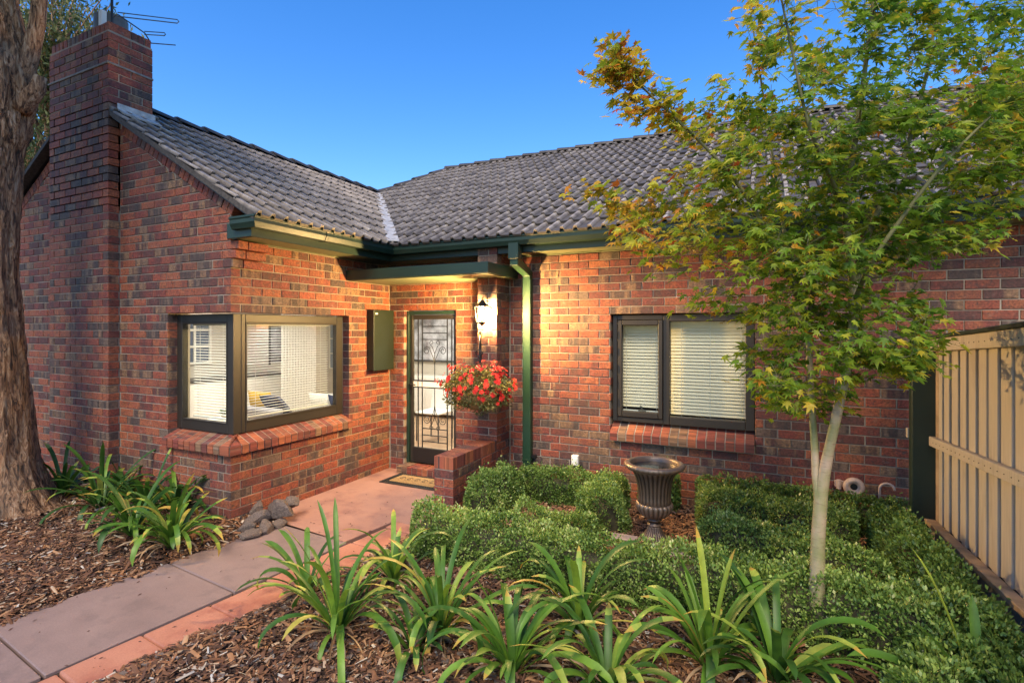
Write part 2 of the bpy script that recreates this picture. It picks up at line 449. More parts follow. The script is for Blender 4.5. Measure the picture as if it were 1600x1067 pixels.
def box_obj(name, mat, parent, x0, x1, y0, y1, z0, z1, bevel=0.004, kind=None):
    return MB().box(x0, x1, y0, y1, z0, z1).build(name, mat, parent, bevel=bevel, kind=kind)

# pieces: (verts, faces, rnd, buv list, parent, name)
def flush_pieces(pieces, name, plural, mat, root, limit=300):
    def area(pc):
        P = [proj(v) for v in pc['v'][:4]]
        if any(p[2] < 0.1 for p in P): return 0
        cx = sum(p[0] for p in P) / 4; cy = sum(p[1] for p in P) / 4
        if not (0 < cx < 1600 and 0 < cy < 1067): return 0
        a = 0
        for i in range(4):
            x1, y1, _ = P[i]; x2, y2, _ = P[(i + 1) % 4]; a += x1 * y2 - x2 * y1
        return max(0, -a if False else abs(a) / 2) * (0.02 if pc.get('hid') else 1)
    order = sorted(range(len(pieces)), key=lambda i: -area(pieces[i]))
    for i in order[:limit]:
        pc = pieces[i]
        c = np.mean(np.array(pc['v']), axis=0)
        np_obj(name, pc['v'], pc['f'], mat, pc['parent'], {'rnd': ('FACE', 'FLOAT', [pc['r']] * len(pc['f'])), 'buv': ('POINT', 'FLOAT_VECTOR', pc['b'])}, loc=c)
    V = []; F = []; R = []; B = []
    for i in order[limit:]:
        pc = pieces[i]; k = len(V)
        V.extend(pc['v']); F.extend([tuple(k + j for j in f) for f in pc['f']]); R.extend([pc['r']] * len(pc['f'])); B.extend(pc['b'])
    if V:
        o = np_obj(plural, V, F, mat, root, {'rnd': ('FACE', 'FLOAT', R), 'buv': ('POINT', 'FLOAT_VECTOR', B)}, kind='stuff')
        return o
# ================================================================== GROUND
PD = Vector((92.7, 956.0, 0)).normalized(); PP = Vector((PD.y, -PD.x, 0))     # path direction and its right-hand normal
P0 = on_z(621, 813)                                                            # a point on the right edge of the dark slabs
def path_uv(x, y):
    d = Vector((x - P0.x, y - P0.y, 0)); return d.dot(PD), d.dot(PP)
def soil_z(x, y):
    u, w = path_uv(x, y)
    z = -0.006
    if w < -0.45: z += 0.036 * min(1, max(0, (-w - 0.90) / 0.25)) + 0.06 * min(1, max(0, (-w - 0.95) / 0.8))
    if w > 0.3:
        z += 0.036 * min(1, (w - 0.3) / 0.2)
        z += 0.045 * max(0.0, min(x + 1.6, 3.4)) * min(1, max(0, (w - 0.3) / 0.8))
        z += 0.03 * math.sin(x * 2.1) * math.cos(y * 1.7) * min(1, max(0, w - 0.3))
    z += 0.012 * math.sin(x * 5.3 + 1) * math.sin(y * 4.7)
    return z
def in_paving(x, y, m=0.0):
    u, w = path_uv(x, y)
    if -0.93 + m < w < 0.36 - m and y < 3.62: return True
    if x > -3.32 and y < 4.17 and w > .37: return False
    if -4.63 < x < -2.98 - m and 3.5 <= y < 6: 
        return w > -0.93 + m or y > 3.58
    return False
def build_ground():
    xs = np.unique(np.concatenate([np.linspace(-90, -9, 12), np.arange(-9, 4.01, 0.1), np.linspace(4, 90, 12)]))
    ys = np.unique(np.concatenate([np.linspace(-90, -1, 12), np.arange(-1, 6.01, 0.1), np.linspace(6, 90, 12)]))
    V = []
    for y in ys:
        for x in xs:
            z = soil_z(x, y) if (-9 <= x <= 4 and -1 <= y <= 6) else 0.0
            if in_paving(x, y, 0.03): z = -0.06
            if y > 5.9: z = -0.1
            V.append((x, y, z - 0.012))
    nx = len(xs); I = np.arange(nx - 1)[None, :] + nx * np.arange(len(ys) - 1)[:, None]
    F = np.stack([I, I + 1, I + nx + 1, I + nx], -1).reshape(-1, 4)
    np_obj('ground', V, F, M['soil'], None, smooth=True, kind='structure')
build_ground()

# path: three big slabs and a row of terracotta pavers along its right edge
path = bpy.data.objects.new('path', None); COL.objects.link(path); path['kind'] = 'structure'
def slab_quad(mb, u0, u1, w0, w1, z0, z1):
    c = [P0 + PD * u + PP * w for u, w in ((u0, w0), (u1, w0), (u1, w1), (u0, w1))]
    k = [Vector((p.x, p.y, z0)) for p in c] + [Vector((p.x, p.y, z1)) for p in c]
    mb.add(k, [(0, 1, 2, 3), (7, 6, 5, 4), (0, 4, 5, 1), (1, 5, 6, 2), (2, 6, 7, 3), (3, 7, 4, 0)])
uj = [-0.615, -1.655, -2.72, -3.8, -4.9]
for i in range(4):
    mb = MB(); slab_quad(mb, uj[i + 1] + 0.007, uj[i] - 0.007, -0.925, -0.012, -0.08, 0.0)
    mb.build('slab', M['slab'], path, bevel=0.006)
up = np.arange(-5.15, -0.1, 0.414)
for i, u in enumerate(up):
    mb = MB(); slab_quad(mb, u + 0.006, min(u + 0.414, -0.008) - 0.004, 0.012, 0.385, -0.08, 0.0 - 0.004 * (i % 3))
    mb.build('paver', M['paver'], path, bevel=0.012, seg=2)
mb = MB(); slab_quad(mb, -5.3, 0.1, -0.02, 0.02, -0.08, -0.022); mb.build('path_joint', M['soil'], path)
porch = bpy.data.objects.new('porch_floor', None); COL.objects.link(porch); porch['kind'] = 'structure'
pf = MB(); j0 = P0 + PD * -0.603
pf.prism([(-4.62, 3.62), (-4.17, 3.585), (-3.375, 3.535), (-3.30, 4.12), (-3.02, 4.15), (-3.02, 5.80), (-4.62, 5.80)], 2, -0.08, 0.0)
pf.build('concrete_slab', M['porch'], porch, bevel=0.004)
for (a, b) in (((-3.27, 3.53), (-3.235, 4.10)),):
    pass
box_obj('edge_strip', M['paver'], porch, -3.285, -2.985, 4.165, 4.36, -0.08, -0.002, 0.006)

# ================================================================== HOUSE
GY = 3.349      # gable face
SX = -4.617     # side wall face
DY = 5.71       # door wall face
WY = 5.63       # main wall face
CZ = 0.086
Z0 = -0.019
house = thing('brick_house', 'red clinker brick house with green gutters, grey tiled roof and lit porch', 'house', (-3.0, 5.0, 0))
EG = (-4.17, 5.22, 2.90)
ML, MM = 0.587, 0.54
RX, RY = -7.02, 9.78
def zl(x): return 2.90 + ML * (EG[0] - x)
def zm(y): return 2.90 + MM * (y - EG[1])
def z_rake(x): return 2.90 + ML * (2.85 - abs(x - RX)) - 0.05      # underside of verge, front gable
def x_rake(z, off, side):                                          # x where the rake line minus off is at z
    d = 2.85 - (z + off + 0.05 - 2.90) / ML
    return RX + side * d

bricks = []
def brick(O, U, Nn, ub, ut, z0, z1, parent, prot=0.0, depth=0.1, e=0.004, rot=None, hid=False):
    O = Vector(O); U = Vector(U); Nn = Vector(Nn)
    ub0, ub1 = ub; ut0, ut1 = ut
    if (ub1 - ub0) < 0.018 and (ut1 - ut0) < 0.018: return
    j = lambda s=0.0012: random.uniform(-s, s)
    pr = prot + random.uniform(-0.0022, 0.0022)
    def P(u, z, n): return tuple(O + U * u + Nn * n + Vector((0, 0, z)))
    f = [(ub0 + e + j(), z0 + e + j(.001)), (ub1 - e + j(), z0 + e + j(.001)), (ut1 - e + j(), z1 - e + j(.001)), (ut0 + e + j(), z1 - e + j(.001))]
    g = [(ub0, z0), (ub1, z0), (ut1, z1), (ut0, z1)]
    v = [P(u, z, pr) for u, z in f] + [P(u, z, pr - e) for u, z in g] + [P(u, z, -depth) for u, z in g]
    F = [(0, 1, 2, 3)] + [(i, 4 + i, 4 + (i + 1) % 4, (i + 1) % 4) for i in range(4)] + [(4 + i, 8 + i, 8 + (i + 1) % 4, 4 + (i + 1) % 4) for i in range(4)] + [(8, 11, 10, 9)]
    s = random.random(); sd = random.uniform(0, 400)
    uv = [(u - ub0 + (n * .7), z - z0, sd) for (u, z), n in zip(f + g + g, [0] * 8 + [depth] * 4)]
    bricks.append(dict(v=v, f=F, r=s, b=uv, parent=parent, hid=hid))

def course_wall(O, U, Nn, u0, u1, n0, n1, parent, shift=0.0, start=None, end=None, holes=(), lim=None, prot=0.0, hid=False, skip=None):
    """stretcher bond; start/end = parity of the courses in which the brick at that corner belongs to this wall"""
    for n in range(n0, n1):
        z0 = Z0 + n * CZ + 0.005; z1 = Z0 + (n + 1) * CZ - 0.005
        a = u0; b = u1
        if start is not None: a = u0 if n % 2 == start else u0 + 0.117
        if end is not None: b = u1 if n % 2 == end else u1 - 0.117
        La = Lb = None
        if lim:
            La = (lim(0, z0), lim(0, z1)); Lb = (lim(1, z0), lim(1, z1))
        jn = []
        x = a if start is not None else (u0 + shift + (0.117 if n % 2 else 0.0) - 0.234 * 2)
        while x < b:
            jn.append((x, x + 0.234)); x += 0.234
        # snap ends
        for (p, q) in jn:
            p += random.uniform(-.004, .004) if p > a + .02 else 0
            p = max(p, a); q = min(q, b)
            if q - p < 0.03: continue
            if b - q < 0.045 and b - q > 0: q = b
            segs = [(p, q)]
            for (h0, h1, hz0, hz1) in holes:
                if z1 > hz0 + 0.01 and z0 < hz1 - 0.01:
                    ns = []
                    for (s0, s1) in segs:
                        if s1 <= h0 or s0 >= h1: ns.append((s0, s1)); continue
                        if s0 < h0: ns.append((s0, h0 + 0.005))
                        if s1 > h1: ns.append((h1 - 0.005, s1))
                    segs = ns
            for (s0, s1) in segs:
                k0 = s0 + (0.005 if s0 > a + .001 or start is None else 0); k1 = s1 - (0.005 if s1 < b - .001 or end is None else 0)
                ub = [k0, k1]; ut = [k0, k1]
                if lim:
                    ub = [max(k0, La[0]), min(k1, Lb[0])]; ut = [max(k0, La[1]), min(k1, Lb[1])]
                    if ub[1] - ub[0] < 0.01: continue
                    if ut[1] - ut[0] < 0.004: m = min(max(ut[0], ub[0]), ub[1]) ; ut = [m - .002, m + .002]
                if ub[1] - ub[0] < 0.02: continue
                brick(O, U, Nn, ub, ut, z0, z1, parent, prot, hid=hid)

MR = 0.008     # mortar recess
def wall(name, mb, **k): return mb.build(name, M['mortar'], house)
HEAD = 2.045; SILLB = 0.669
# --- gable wall
g = MB(); T = 0.22
def gtop(x): return z_rake(x) - 0.03
xl = -9.42
g.prism([(xl, -.15), (-5.608, -.15), (-5.608, gtop(-5.608)), (RX, gtop(RX)), (xl, gtop(xl))], 1, GY + MR, GY + T)
g.prism([(-5.608, -.15), (SX - MR, -.15), (SX - MR, SILLB), (-5.608, SILLB)], 1, GY + MR, GY + T)
g.prism([(-5.608, HEAD + .008), (SX - MR, HEAD + .008), (SX - MR, gtop(SX) - .02), (-5.608, gtop(-5.608))], 1, GY + MR, GY + T)
gable = wall('gable_wall', g)
O = (0, GY, 0); U = (1, 0, 0); Nn = (0, -1, 0)
RAKE = 0.135
lim = lambda s, z: x_rake(z, RAKE, 1 if s else -1)
hole = (-5.60, 0.0, SILLB, HEAD)
course_wall(O, U, Nn, -7.5, SX, -1, 29, gable, end=0, holes=[hole], lim=None if False else (lambda s, z: -6.47 if not s else min(SX, lim(1, z))))
course_wall(O, U, Nn, -6.46, SX - 0.117, 29, 32, gable, shift=0.05, lim=lambda s, z: -6.47 if not s else min(SX - .117, lim(1, z)))
course_wall(O, U, Nn, -6.46, SX, 32, 52, gable, shift=0.05, lim=lambda s, z: -6.47 if not s else min(SX, lim(1, z)))
course_wall(O, U, Nn, -9.42, -7.69, -1, 52, gable, lim=lambda s, z: -9.42 if not s and z < 3 else (lim(0, z) if not s else -7.69))
# rake rowlocks, both slopes
ang = math.atan(ML)
for side, xa, xb in ((1, -6.40, SX + 0.12), (-1, -7.74, -9.42)):
    d = Vector((side * math.cos(ang), 0, -math.sin(ang))); up_ = Vector((side * math.sin(ang), 0, math.cos(ang)))
    n = int(abs(xb - xa) / math.cos(ang) / 0.086)
    for i in range(n):
        x = xa + side * (i + .5) * 0.086 * math.cos(ang)
        c = Vector((x, GY, z_rake(x))) - up_ * 0.058
        a = d * 0.038; b = up_ * 0.054; e = 0.004
        pr = random.uniform(0.0, 0.006)
        def Q(s, t, y): return tuple(c + a * s + b * t + Vector((0, y, 0)))
        v = [Q(s * .9, t * .93, -pr) for s, t in ((-1, -1), (1, -1), (1, 1), (-1, 1))] + [Q(s, t, -pr + e) for s, t in ((-1, -1), (1, -1), (1, 1), (-1, 1))] + [Q(s, t, 0.1) for s, t in ((-1, -1), (1, -1), (1, 1), (-1, 1))]
        F = [(0, 1, 2, 3)] + [(k, 4 + k, 4 + (k + 1) % 4, (k + 1) % 4) for k in range(4)] + [(4 + k, 8 + k, 8 + (k + 1) % 4, 4 + (k + 1) % 4) for k in range(4)]
        sd_ = random.uniform(0, 300)
        bricks.append(dict(v=v, f=F, r=random.uniform(0, .75), b=[(s * .04, t * .05, sd_) for s, t in ((-1, -1), (1, -1), (1, 1), (-1, 1))] * 3, parent=gable))
# --- side wall with the corner window
s = MB()
s.box(SX - T, SX - MR, GY + T, DY + .1, -.15, SILLB)
s.box(SX - T, SX - MR, 4.946, DY + .1, SILLB, HEAD + .008)
s.box(SX - T, SX - MR, GY + T, DY + .1, HEAD + .008, 2.80)
side = wall('side_wall', s)
O = (SX, 0, 0); U = (0, 1, 0); Nn = (1, 0, 0)
course_wall(O, U, Nn, GY, DY - .002, -1, 29, side, start=1, holes=[(0, 4.938, SILLB, HEAD)])
course_wall(O, U, Nn, GY + 0.345, DY - .002, 29, 33, side, shift=0.03)
# corbelled kneeler courses at the gable corner
for j, n in enumerate((29, 30, 31)):
    z0 = Z0 + n * CZ + .005; z1 = z0 + .076; p = 0.037 * (j + 1)
    brick((0, GY, 0), (1, 0, 0), (0, -1, 0), (SX - .112, SX + p), (SX - .112, SX + p), z0, z1, gable, 0.002, 0.104)
    brick((SX, 0, 0), (0, 1, 0), (1, 0, 0), (GY + .115, GY + .337), (GY + .115, GY + .337), z0, z1, side, p, 0.1)
# --- door wall
dmb = MB()
DO = (-4.37, -3.562); DH = 2.131
dmb.box(SX - MR, DO[0] - .008, DY + MR, DY + T, -.15, 2.80)
dmb.box(DO[1] + .008, -2.76, DY + MR, DY + T, -.15, 2.80)
dmb.box(DO[0] - .008, DO[1] + .008, DY + MR, DY + T, DH + .006, 2.80)
door_wall = wall('door_wall', dmb)
course_wall((0, DY, 0), (1, 0, 0), (0, -1, 0), SX + .011, -2.77, -1, 33, door_wall, shift=.1, holes=[(DO[0], DO[1], -.2, DH)])
# --- pier and the low wall running out from it
PX0, PX1, PY = -3.01, -2.757, 5.30
pmb = MB().box(PX0 + MR, PX1 - MR, PY + MR, DY + .1, -.15, 2.80)
pier = wall('pier', pmb)
for n in range(0, 33):
    z0 = Z0 + n * CZ + .005; z1 = z0 + .076
    if n < 7: u0 = PY
    u0 = PY
    if n % 2:
        brick((0, PY, 0), (1, 0, 0), (0, -1, 0), (PX0, PX1), (PX0, PX1), z0, z1, pier, 0, 0.104)
        ys = [PY + .114, WY - .003]
    else:
        brick((0, PY, 0), (1, 0, 0), (0, -1, 0), (PX0, PX1 - .117), (PX0, PX1 - .117), z0, z1, pier, 0, 0.1)
        ys = [PY, PY + .224, WY - .003]
    for a, b in zip(ys[:-1], ys[1:]):
        brick((PX1, 0, 0), (0, 1, 0), (1, 0, 0), (a + (.01 if a > PY + .12 else 0), b), (a + (.01 if a > PY + .12 else 0), b), z0, z1, pier, 0, 0.1)
    for a, b in ((PY + .114, DY - .004),):
        brick((PX0, 0, 0), (0, -1, 0), (-1, 0, 0), (-b, -a), (-b, -a), z0, z1, pier, 0, 0.1, hid=True)
# --- main wall with the bedroom window
WO = (-1.529, -0.095); WS = 0.755
XR = 7.2
w = MB()
w.box(PX1 - .1, WO[0] - .008, WY + MR, WY + T, -.15, 2.78)
w.box(WO[1] + .008, XR, WY + MR, WY + T, -.15, 2.78)
w.box(WO[0] - .008, WO[1] + .008, WY + MR, WY + T, -.15, 0.74)
w.box(WO[0] - .008, WO[1] + .008, WY + MR, WY + T, HEAD + .008, 2.78)
main_wall = wall('main_wall', w)
course_wall((0, WY, 0), (1, 0, 0), (0, -1, 0), PX1 + .006, XR, -1, 32, main_wall, shift=.04, holes=[(WO[0], WO[1], .70, HEAD)])
# --- sloping brick sills
def sill_bricks(p0, p1, outn, n, ztop, zo, zb, dep, proj_, parent, mat_off=0, mitre=0):
    p0 = Vector(p0); p1 = Vector(p1); outn = Vector(outn); d = (p1 - p0) / n; dn = d.normalized()
    for i in range(n):
        a = p0 + d * i + dn * .006; b = p0 + d * (i + 1) - dn * .006
        r = random.uniform(-.002, .002)
        def pts(q, k):
            ex_i = 0; 
            sh = dn * 0
            i_ = q - outn * dep; o_ = q + outn * (proj_ + r)
            if mitre and ((mitre < 0 and i == 0) or (mitre > 0 and i == n - 1)):
                if (mitre < 0 and k == 0):
                    i_ = i_ + dn * dep * 1.0; o_ = o_ - dn * (proj_ + r)
                if (mitre > 0 and k == 1):
                    i_ = i_ - dn * dep * 1.0; o_ = o_ + dn * (proj_ + r)
            return [i_ + Vector((0, 0, ztop)), o_ + Vector((0, 0, zo + .004)) , o_ + Vector((0, 0, zo - .004)) + outn * .002, o_ + Vector((0, 0, zb)), i_ + Vector((0, 0, zb))]
        A = pts(a, 0); B = pts(b, 1)
        v = [tuple(x) for x in (A[1], B[1], B[0], A[0])] + [tuple(x) for x in (A[2], B[2], A[3], B[3], A[4], B[4])]
        F = [(0, 1, 2, 3), (4, 5, 1, 0), (6, 7, 5, 4), (8, 9, 7, 6), (0, 3, 8, 6, 4), (1, 5, 7, 9, 2), (3, 2, 9, 8)]
        sd_ = random.uniform(0, 300)
        uv = [(random.random() * .01 + 0, .0, sd_), (0, .0, sd_), (.09, .1, sd_), (.09, .1, sd_)] + [(0, -.01, sd_)] * 2 + [(0, -.08, sd_)] * 2 + [(.1, -.08, sd_)] * 2
        np_obj('sill_brick', v, F, M['brick'], parent, {'rnd': ('FACE', 'FLOAT', [random.uniform(0.15, .86)] * len(F)), 'buv': ('POINT', 'FLOAT_VECTOR', uv)})
def sill_bed(mb, poly, z0, z1): mb.prism(poly, 2, z0, z1)
sill_bricks((-5.61, GY, 0), (SX, GY, 0), (0, -1, 0), 11, .852, .762, .682, .14, .052, gable, mitre=1)
sill_bricks((SX, GY, 0), (SX, 4.945, 0), (1, 0, 0), 19, .852, .762, .682, .14, .052, side, mitre=-1)
sill_bricks((WO[0] + .002, WY, 0), (WO[1] - .002, WY, 0), (0, -1, 0), 16, .878, .768, .688, .12, .062, main_wall)
sb = MB()
def bed(pts):
    k = len(sb.v)
    sb.add(pts, [(0, 1, 2, 3), (4, 7, 6, 5), (0, 4, 5, 1), (1, 5, 6, 2), (2, 6, 7, 3), (3, 7, 4, 0)])
zi, zo_ = .845, .766
bed([(-5.60, GY - .045, .69), (SX + .045, GY - .045, .69), (SX - .13, GY + .13, .69), (-5.60, GY + .13, .69), (-5.60, GY - .045, zo_), (SX + .045, GY - .045, zo_), (SX - .13, GY + .13, zi), (-5.60, GY + .13, zi)])
sb.build('sill_bed', M['mortar'], house); sb = MB()
bed([(SX + .0452, GY - .045, .69), (SX + .0452, 4.94, .69), (SX - .1298, 4.94, .69), (SX - .1298, GY + .13, .69), (SX + .0452, GY - .045, zo_), (SX + .0452, 4.94, zo_), (SX - .1298, 4.94, zi), (SX - .1298, GY + .13, zi)])
sb.build('sill_bed', M['mortar'], house); sb = MB()
sb.prism([(WY - .055, .69), (WY + .11, .69), (WY + .11, .871), (WY - .055, .768)], 0, WO[0] + .006, WO[1] - .006)
sb.build('sill_bed', M['mortar'], house)

# --- chimney
CX0, CX1, CY0, CY1 = -7.70, -6.46, 3.232, 3.699
chim = MB().box(CX0 + MR, CX1 - MR, CY0 + MR, GY + .1, -.15, 4.4).box(CX0 + MR, CX1 - MR, CY0 + MR, CY1 - MR, 3.2, 5.16).build('chimney', M['mortar'], house)
NT = 60
for n in range(-1, NT):
    z0 = Z0 + n * CZ + .005; z1 = z0 + .076
# front
course_wall((0, CY0, 0), (1, 0, 0), (0, -1, 0), CX0, CX1, -1, NT, chim, start=1, end=0)
# right side: full depth above the roof, half brick below
course_wall((CX1, 0, 0), (0, 1, 0), (1, 0, 0), CY0, CY1, 47, NT, chim, start=1)
for n in range(-1, 47):
    z0 = Z0 + n * CZ + .005; z1 = z0 + .076
    if n % 2: brick((CX1, 0, 0), (0, 1, 0), (1, 0, 0), (CY0, GY - .004), (CY0, GY - .004), z0, z1, chim, 0, .1)
# left side
for n in range(-1, NT):
    z0 = Z0 + n * CZ + .005; z1 = z0 + .076
    if n % 2 == 0: brick((CX0, 0, 0), (0, -1, 0), (-1, 0, 0), (-(CY1 if n > 44 else GY), -CY0), (-(CY1 if n > 44 else GY), -CY0), z0, z1, chim, 0, .1, hid=True)
# soldier course on top
zt0 = Z0 + NT * CZ + .005
nb = 14; wv = (CX1 - CX0 - .03) / nb
for i in range(nb):
    brick((0, CY0 + .015, 0), (1, 0, 0), (0, -1, 0), (CX0 + .015 + i * wv + .006, CX0 + .015 + (i + 1) * wv - .006),) if False else None
    u0 = CX0 + .015 + i * wv + .006; u1 = CX0 + .015 + (i + 1) * wv - .006
    brick((0, CY0 + .015, 0), (1, 0, 0), (0, -1, 0), (u0, u1), (u0, u1), zt0, zt0 + .112, chim, 0, .22)
for i in range(4):
    u0 = CY0 + .25 + i * .056 - .0; 
for i, (a, b) in enumerate(((CY0 + .245, CY0 + .305), (CY0 + .315, CY0 + .385), (CY0 + .395, CY0 + .455))):
    brick((CX1 - .018, 0, 0), (0, 1, 0), (1, 0, 0), (a, b), (a, b), zt0, zt0 + .112, chim, 0, .22)
box_obj('chimney_mortar_bed', M['mortar'], house, CX0 + .03, CX1 - .03, CY0 + .03, CY1 - .03, 5.1, 5.245, 0)
# pale band round the stack
zb = Z0 + 56 * CZ
bm_ = MB().box(CX0 - .012, CX1 + .012, CY0 - .012, CY0 + .03, zb - .012, zb + .012)
bm_.box(CX1 - .03, CX1 + .0118, CY0 + .031, CY1, zb - .0118, zb + .0118)
bm_.build('chimney_band', M['concrete'], house, bevel=.003)
cw = MB(); cc = Vector((-6.93, 3.50, 5.25))
cw.lathe([(.15, 0), (.155, .02), (.165, .05), (.165, .27), (.155, .275), (.155, .05)], cc, 28, cap=False)
cw.lathe([(.0, .0), (.15, .0)], cc + Vector((0, 0, .004)), 28, cap=False)
cowl = cw.build('chimney_cowl', M['steel'], house, smooth=False)
MB().box(cc.x + .09, cc.x + .15, cc.y - .175, cc.y - .12, 5.28, 5.51).build('cowl_strap', M['white'], house, bevel=.002)
bricks_stuff = None
flush_pieces(bricks, 'brick', 'bricks', M['brick'], house, 300)

# ================================================================== ROOF
tiles = []
def clip_poly_piece(v, f, planes):
    bmx = bmesh.new()
    vs = [bmx.verts.new(p) for p in v]
    for q in f:
        try: bmx.faces.new([vs[i] for i in q])
        except ValueError: pass
    for co, no in planes:
        bmesh.ops.bisect_plane(bmx, geom=bmx.verts[:] + bmx.edges[:] + bmx.faces[:], plane_co=co, plane_no=no, clear_outer=True)
    bmx.verts.ensure_lookup_table(); bmx.verts.index_update()
    V = [tuple(x.co) for x in bmx.verts]; F = [tuple(x.index for x in ff.verts) for ff in bmx.faces]
    bmx.free(); return V, F
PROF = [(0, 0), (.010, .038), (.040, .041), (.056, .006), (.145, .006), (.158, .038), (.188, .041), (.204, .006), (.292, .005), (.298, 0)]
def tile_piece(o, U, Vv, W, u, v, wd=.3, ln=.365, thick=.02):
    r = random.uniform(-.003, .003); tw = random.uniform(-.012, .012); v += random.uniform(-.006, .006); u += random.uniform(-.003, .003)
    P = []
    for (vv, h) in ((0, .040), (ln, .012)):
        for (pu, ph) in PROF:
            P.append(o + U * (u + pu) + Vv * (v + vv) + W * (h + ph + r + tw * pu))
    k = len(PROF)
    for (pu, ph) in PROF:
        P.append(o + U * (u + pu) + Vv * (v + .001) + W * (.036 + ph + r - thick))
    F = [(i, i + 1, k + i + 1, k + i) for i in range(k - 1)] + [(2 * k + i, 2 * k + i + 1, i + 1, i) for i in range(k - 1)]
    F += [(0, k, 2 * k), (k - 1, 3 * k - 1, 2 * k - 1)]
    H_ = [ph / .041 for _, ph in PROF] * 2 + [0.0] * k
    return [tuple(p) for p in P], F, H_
# planes
val_n = Vector((-ML, -MM, 0)).normalized()      # points to the side where the left roof is higher
val_co = Vector((EG[0], EG[1], 0))
vtop = Vector((RX, EG[1] + ML / MM * (EG[0] - RX), zl(RX)))
hip_a = vtop.copy(); hip_b = Vector((-6.30, RY, zm(RY)))
hd = (hip_b - hip_a); hip_n = Vector((-hd.y, hd.x, 0)).normalized()   # outward (left)
def add_roof(o, U, Vv, ulen, vlen, u0, planes, region):
    W = U.cross(Vv).normalized()
    if W.z < 0: W = -W
    nv = int(math.ceil(vlen / .33))
    for iv in range(nv):
        nu = int(math.ceil(ulen / .3)) + 1
        for iu in range(-1, nu):
            u = u0 + iu * .3 + (.15 if iv % 2 else 0); v = iv * .33
            if u > ulen: continue
            vs, fs, hs = tile_piece(o, U, Vv, W, u, v); ov = vs
            ds = [[(Vector(p) - co).dot(no) for p in vs] for co, no in planes]
            if any(min(d) > -0.001 for d in ds): continue
            if any(max(d) > 0 for d in ds):
                vs, fs = clip_poly_piece(vs, fs, planes)
                if len(vs) < 4: continue
                hs = [hs[min(range(len(ov)), key=lambda q: (ov[q][0] - p[0]) ** 2 + (ov[q][1] - p[1]) ** 2 + (ov[q][2] - p[2]) ** 2)] for p in vs]
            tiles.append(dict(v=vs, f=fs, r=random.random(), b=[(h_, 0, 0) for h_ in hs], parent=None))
roof = MB()
# decks under the tiles
def quad3(mb, pts, th=.03):
    pts = [Vector(p) for p in pts]; n = (pts[1] - pts[0]).cross(pts[2] - pts[0]).normalized()
    if n.z < 0: n = -n
    k = len(pts)
    mb.add(pts + [p - n * th for p in pts], [tuple(range(k)), tuple(range(2 * k - 1, k - 1, -1))] + [(i, k + i, k + (i + 1) % k, (i + 1) % k) for i in range(k)])
YV0 = 3.24
quad3(roof, [(EG[0], YV0 + .02, zl(EG[0])), (EG[0], EG[1], zl(EG[0])), vtop, (RX, YV0 + .02, zl(RX))])
quad3(roof, [(RX, YV0 + .02, zl(RX)), vtop, (RX, 14, zl(RX)), (-9.9, 14, zl(EG[0])), (-9.9, YV0 + .02, zl(EG[0]))])
quad3(roof, [(EG[0], EG[1], 2.9), (XR + .3, EG[1], 2.9), (XR + .3, RY, zm(RY)), hip_b, vtop])
quad3(roof, [(XR + .3, RY, zm(RY)), (XR + .3, 14.3, 2.9), (-6.3, 14.3, 2.9), hip_b])
quad3(roof, [hip_b, (-6.3, 14.3, 2.9), (-8, 10, zl(RX) - .5), vtop])
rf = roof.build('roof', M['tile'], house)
Ul = Vector((0, 1, 0)); Vl = Vector((-1, 0, ML)).normalized()
add_roof(Vector((EG[0] + .03, YV0, zl(EG[0] + .03))), Ul, Vl, 5.6, 3.28, 0, [(val_co, -val_n if False else Vector((ML, MM, 0)).normalized()), (Vector((RX + .02, 0, 0)), Vector((-1, 0, 0))), (Vector((0, YV0, 0)), Vector((0, -1, 0)))], 0)
Um = Vector((1, 0, 0)); Vm = Vector((0, 1, MM)).normalized()
add_roof(Vector((-7.05, EG[1] - .03, zm(EG[1] - .03))), Um, Vm, XR + 7.3, 5.2, 0, [(val_co, Vector((-ML, -MM, 0)).normalized()), (hip_a, hip_n), (Vector((0, RY - .02, 0)), Vector((0, 1, 0)))], 0)
for t in tiles: t['parent'] = rf
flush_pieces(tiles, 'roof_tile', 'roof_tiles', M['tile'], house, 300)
# ridge caps
def ridge_caps(a, b, name='ridge_tile', ln=.40, r=.115):
    a = Vector(a); b = Vector(b); d = (b - a); n = max(1, int(d.length / (ln - .03))); dn = d.normalized(); st = d / n
    sidev = Vector((dn.y, -dn.x, 0)).normalized(); upv = sidev.cross(dn)
    if upv.z < 0: upv = -upv
    for i in range(n):
        p = a + st * i; mb = MB(); ring = []
        for (q, hh, rr) in ((p - dn * .03, .028, r * 1.06), (p + st, .0, r)):
            for th in (.02,):
                for j in range(7):
                    an = PI * j / 6
                    ring.append(q + sidev * math.cos(an) * rr + upv * (math.sin(an) * rr * .62 + hh - .045))
        inner = [x - upv * .02 for x in ring[:7]]
        F = [(j, j + 1, 8 + j, 7 + j) for j in range(6)] + [(14 + j, 15 + j, j + 1, j) for j in range(6)]
        mb.add(ring + inner, F)
        k = mb.v; np_obj(name, mb.v, mb.f, M['tile'], rf, {'rnd': ('FACE', 'FLOAT', [random.random()] * len(mb.f))})
rz = zl(RX) + .055
ridge_caps((RX, CY1 + .25, rz), (RX, vtop.y + .1, rz))
ridge_caps((vtop.x, vtop.y, rz), (hip_b.x, hip_b.y, zm(RY) + .05))
ridge_caps((hip_b.x, RY, zm(RY) + .05), (XR, RY, zm(RY) + .05))
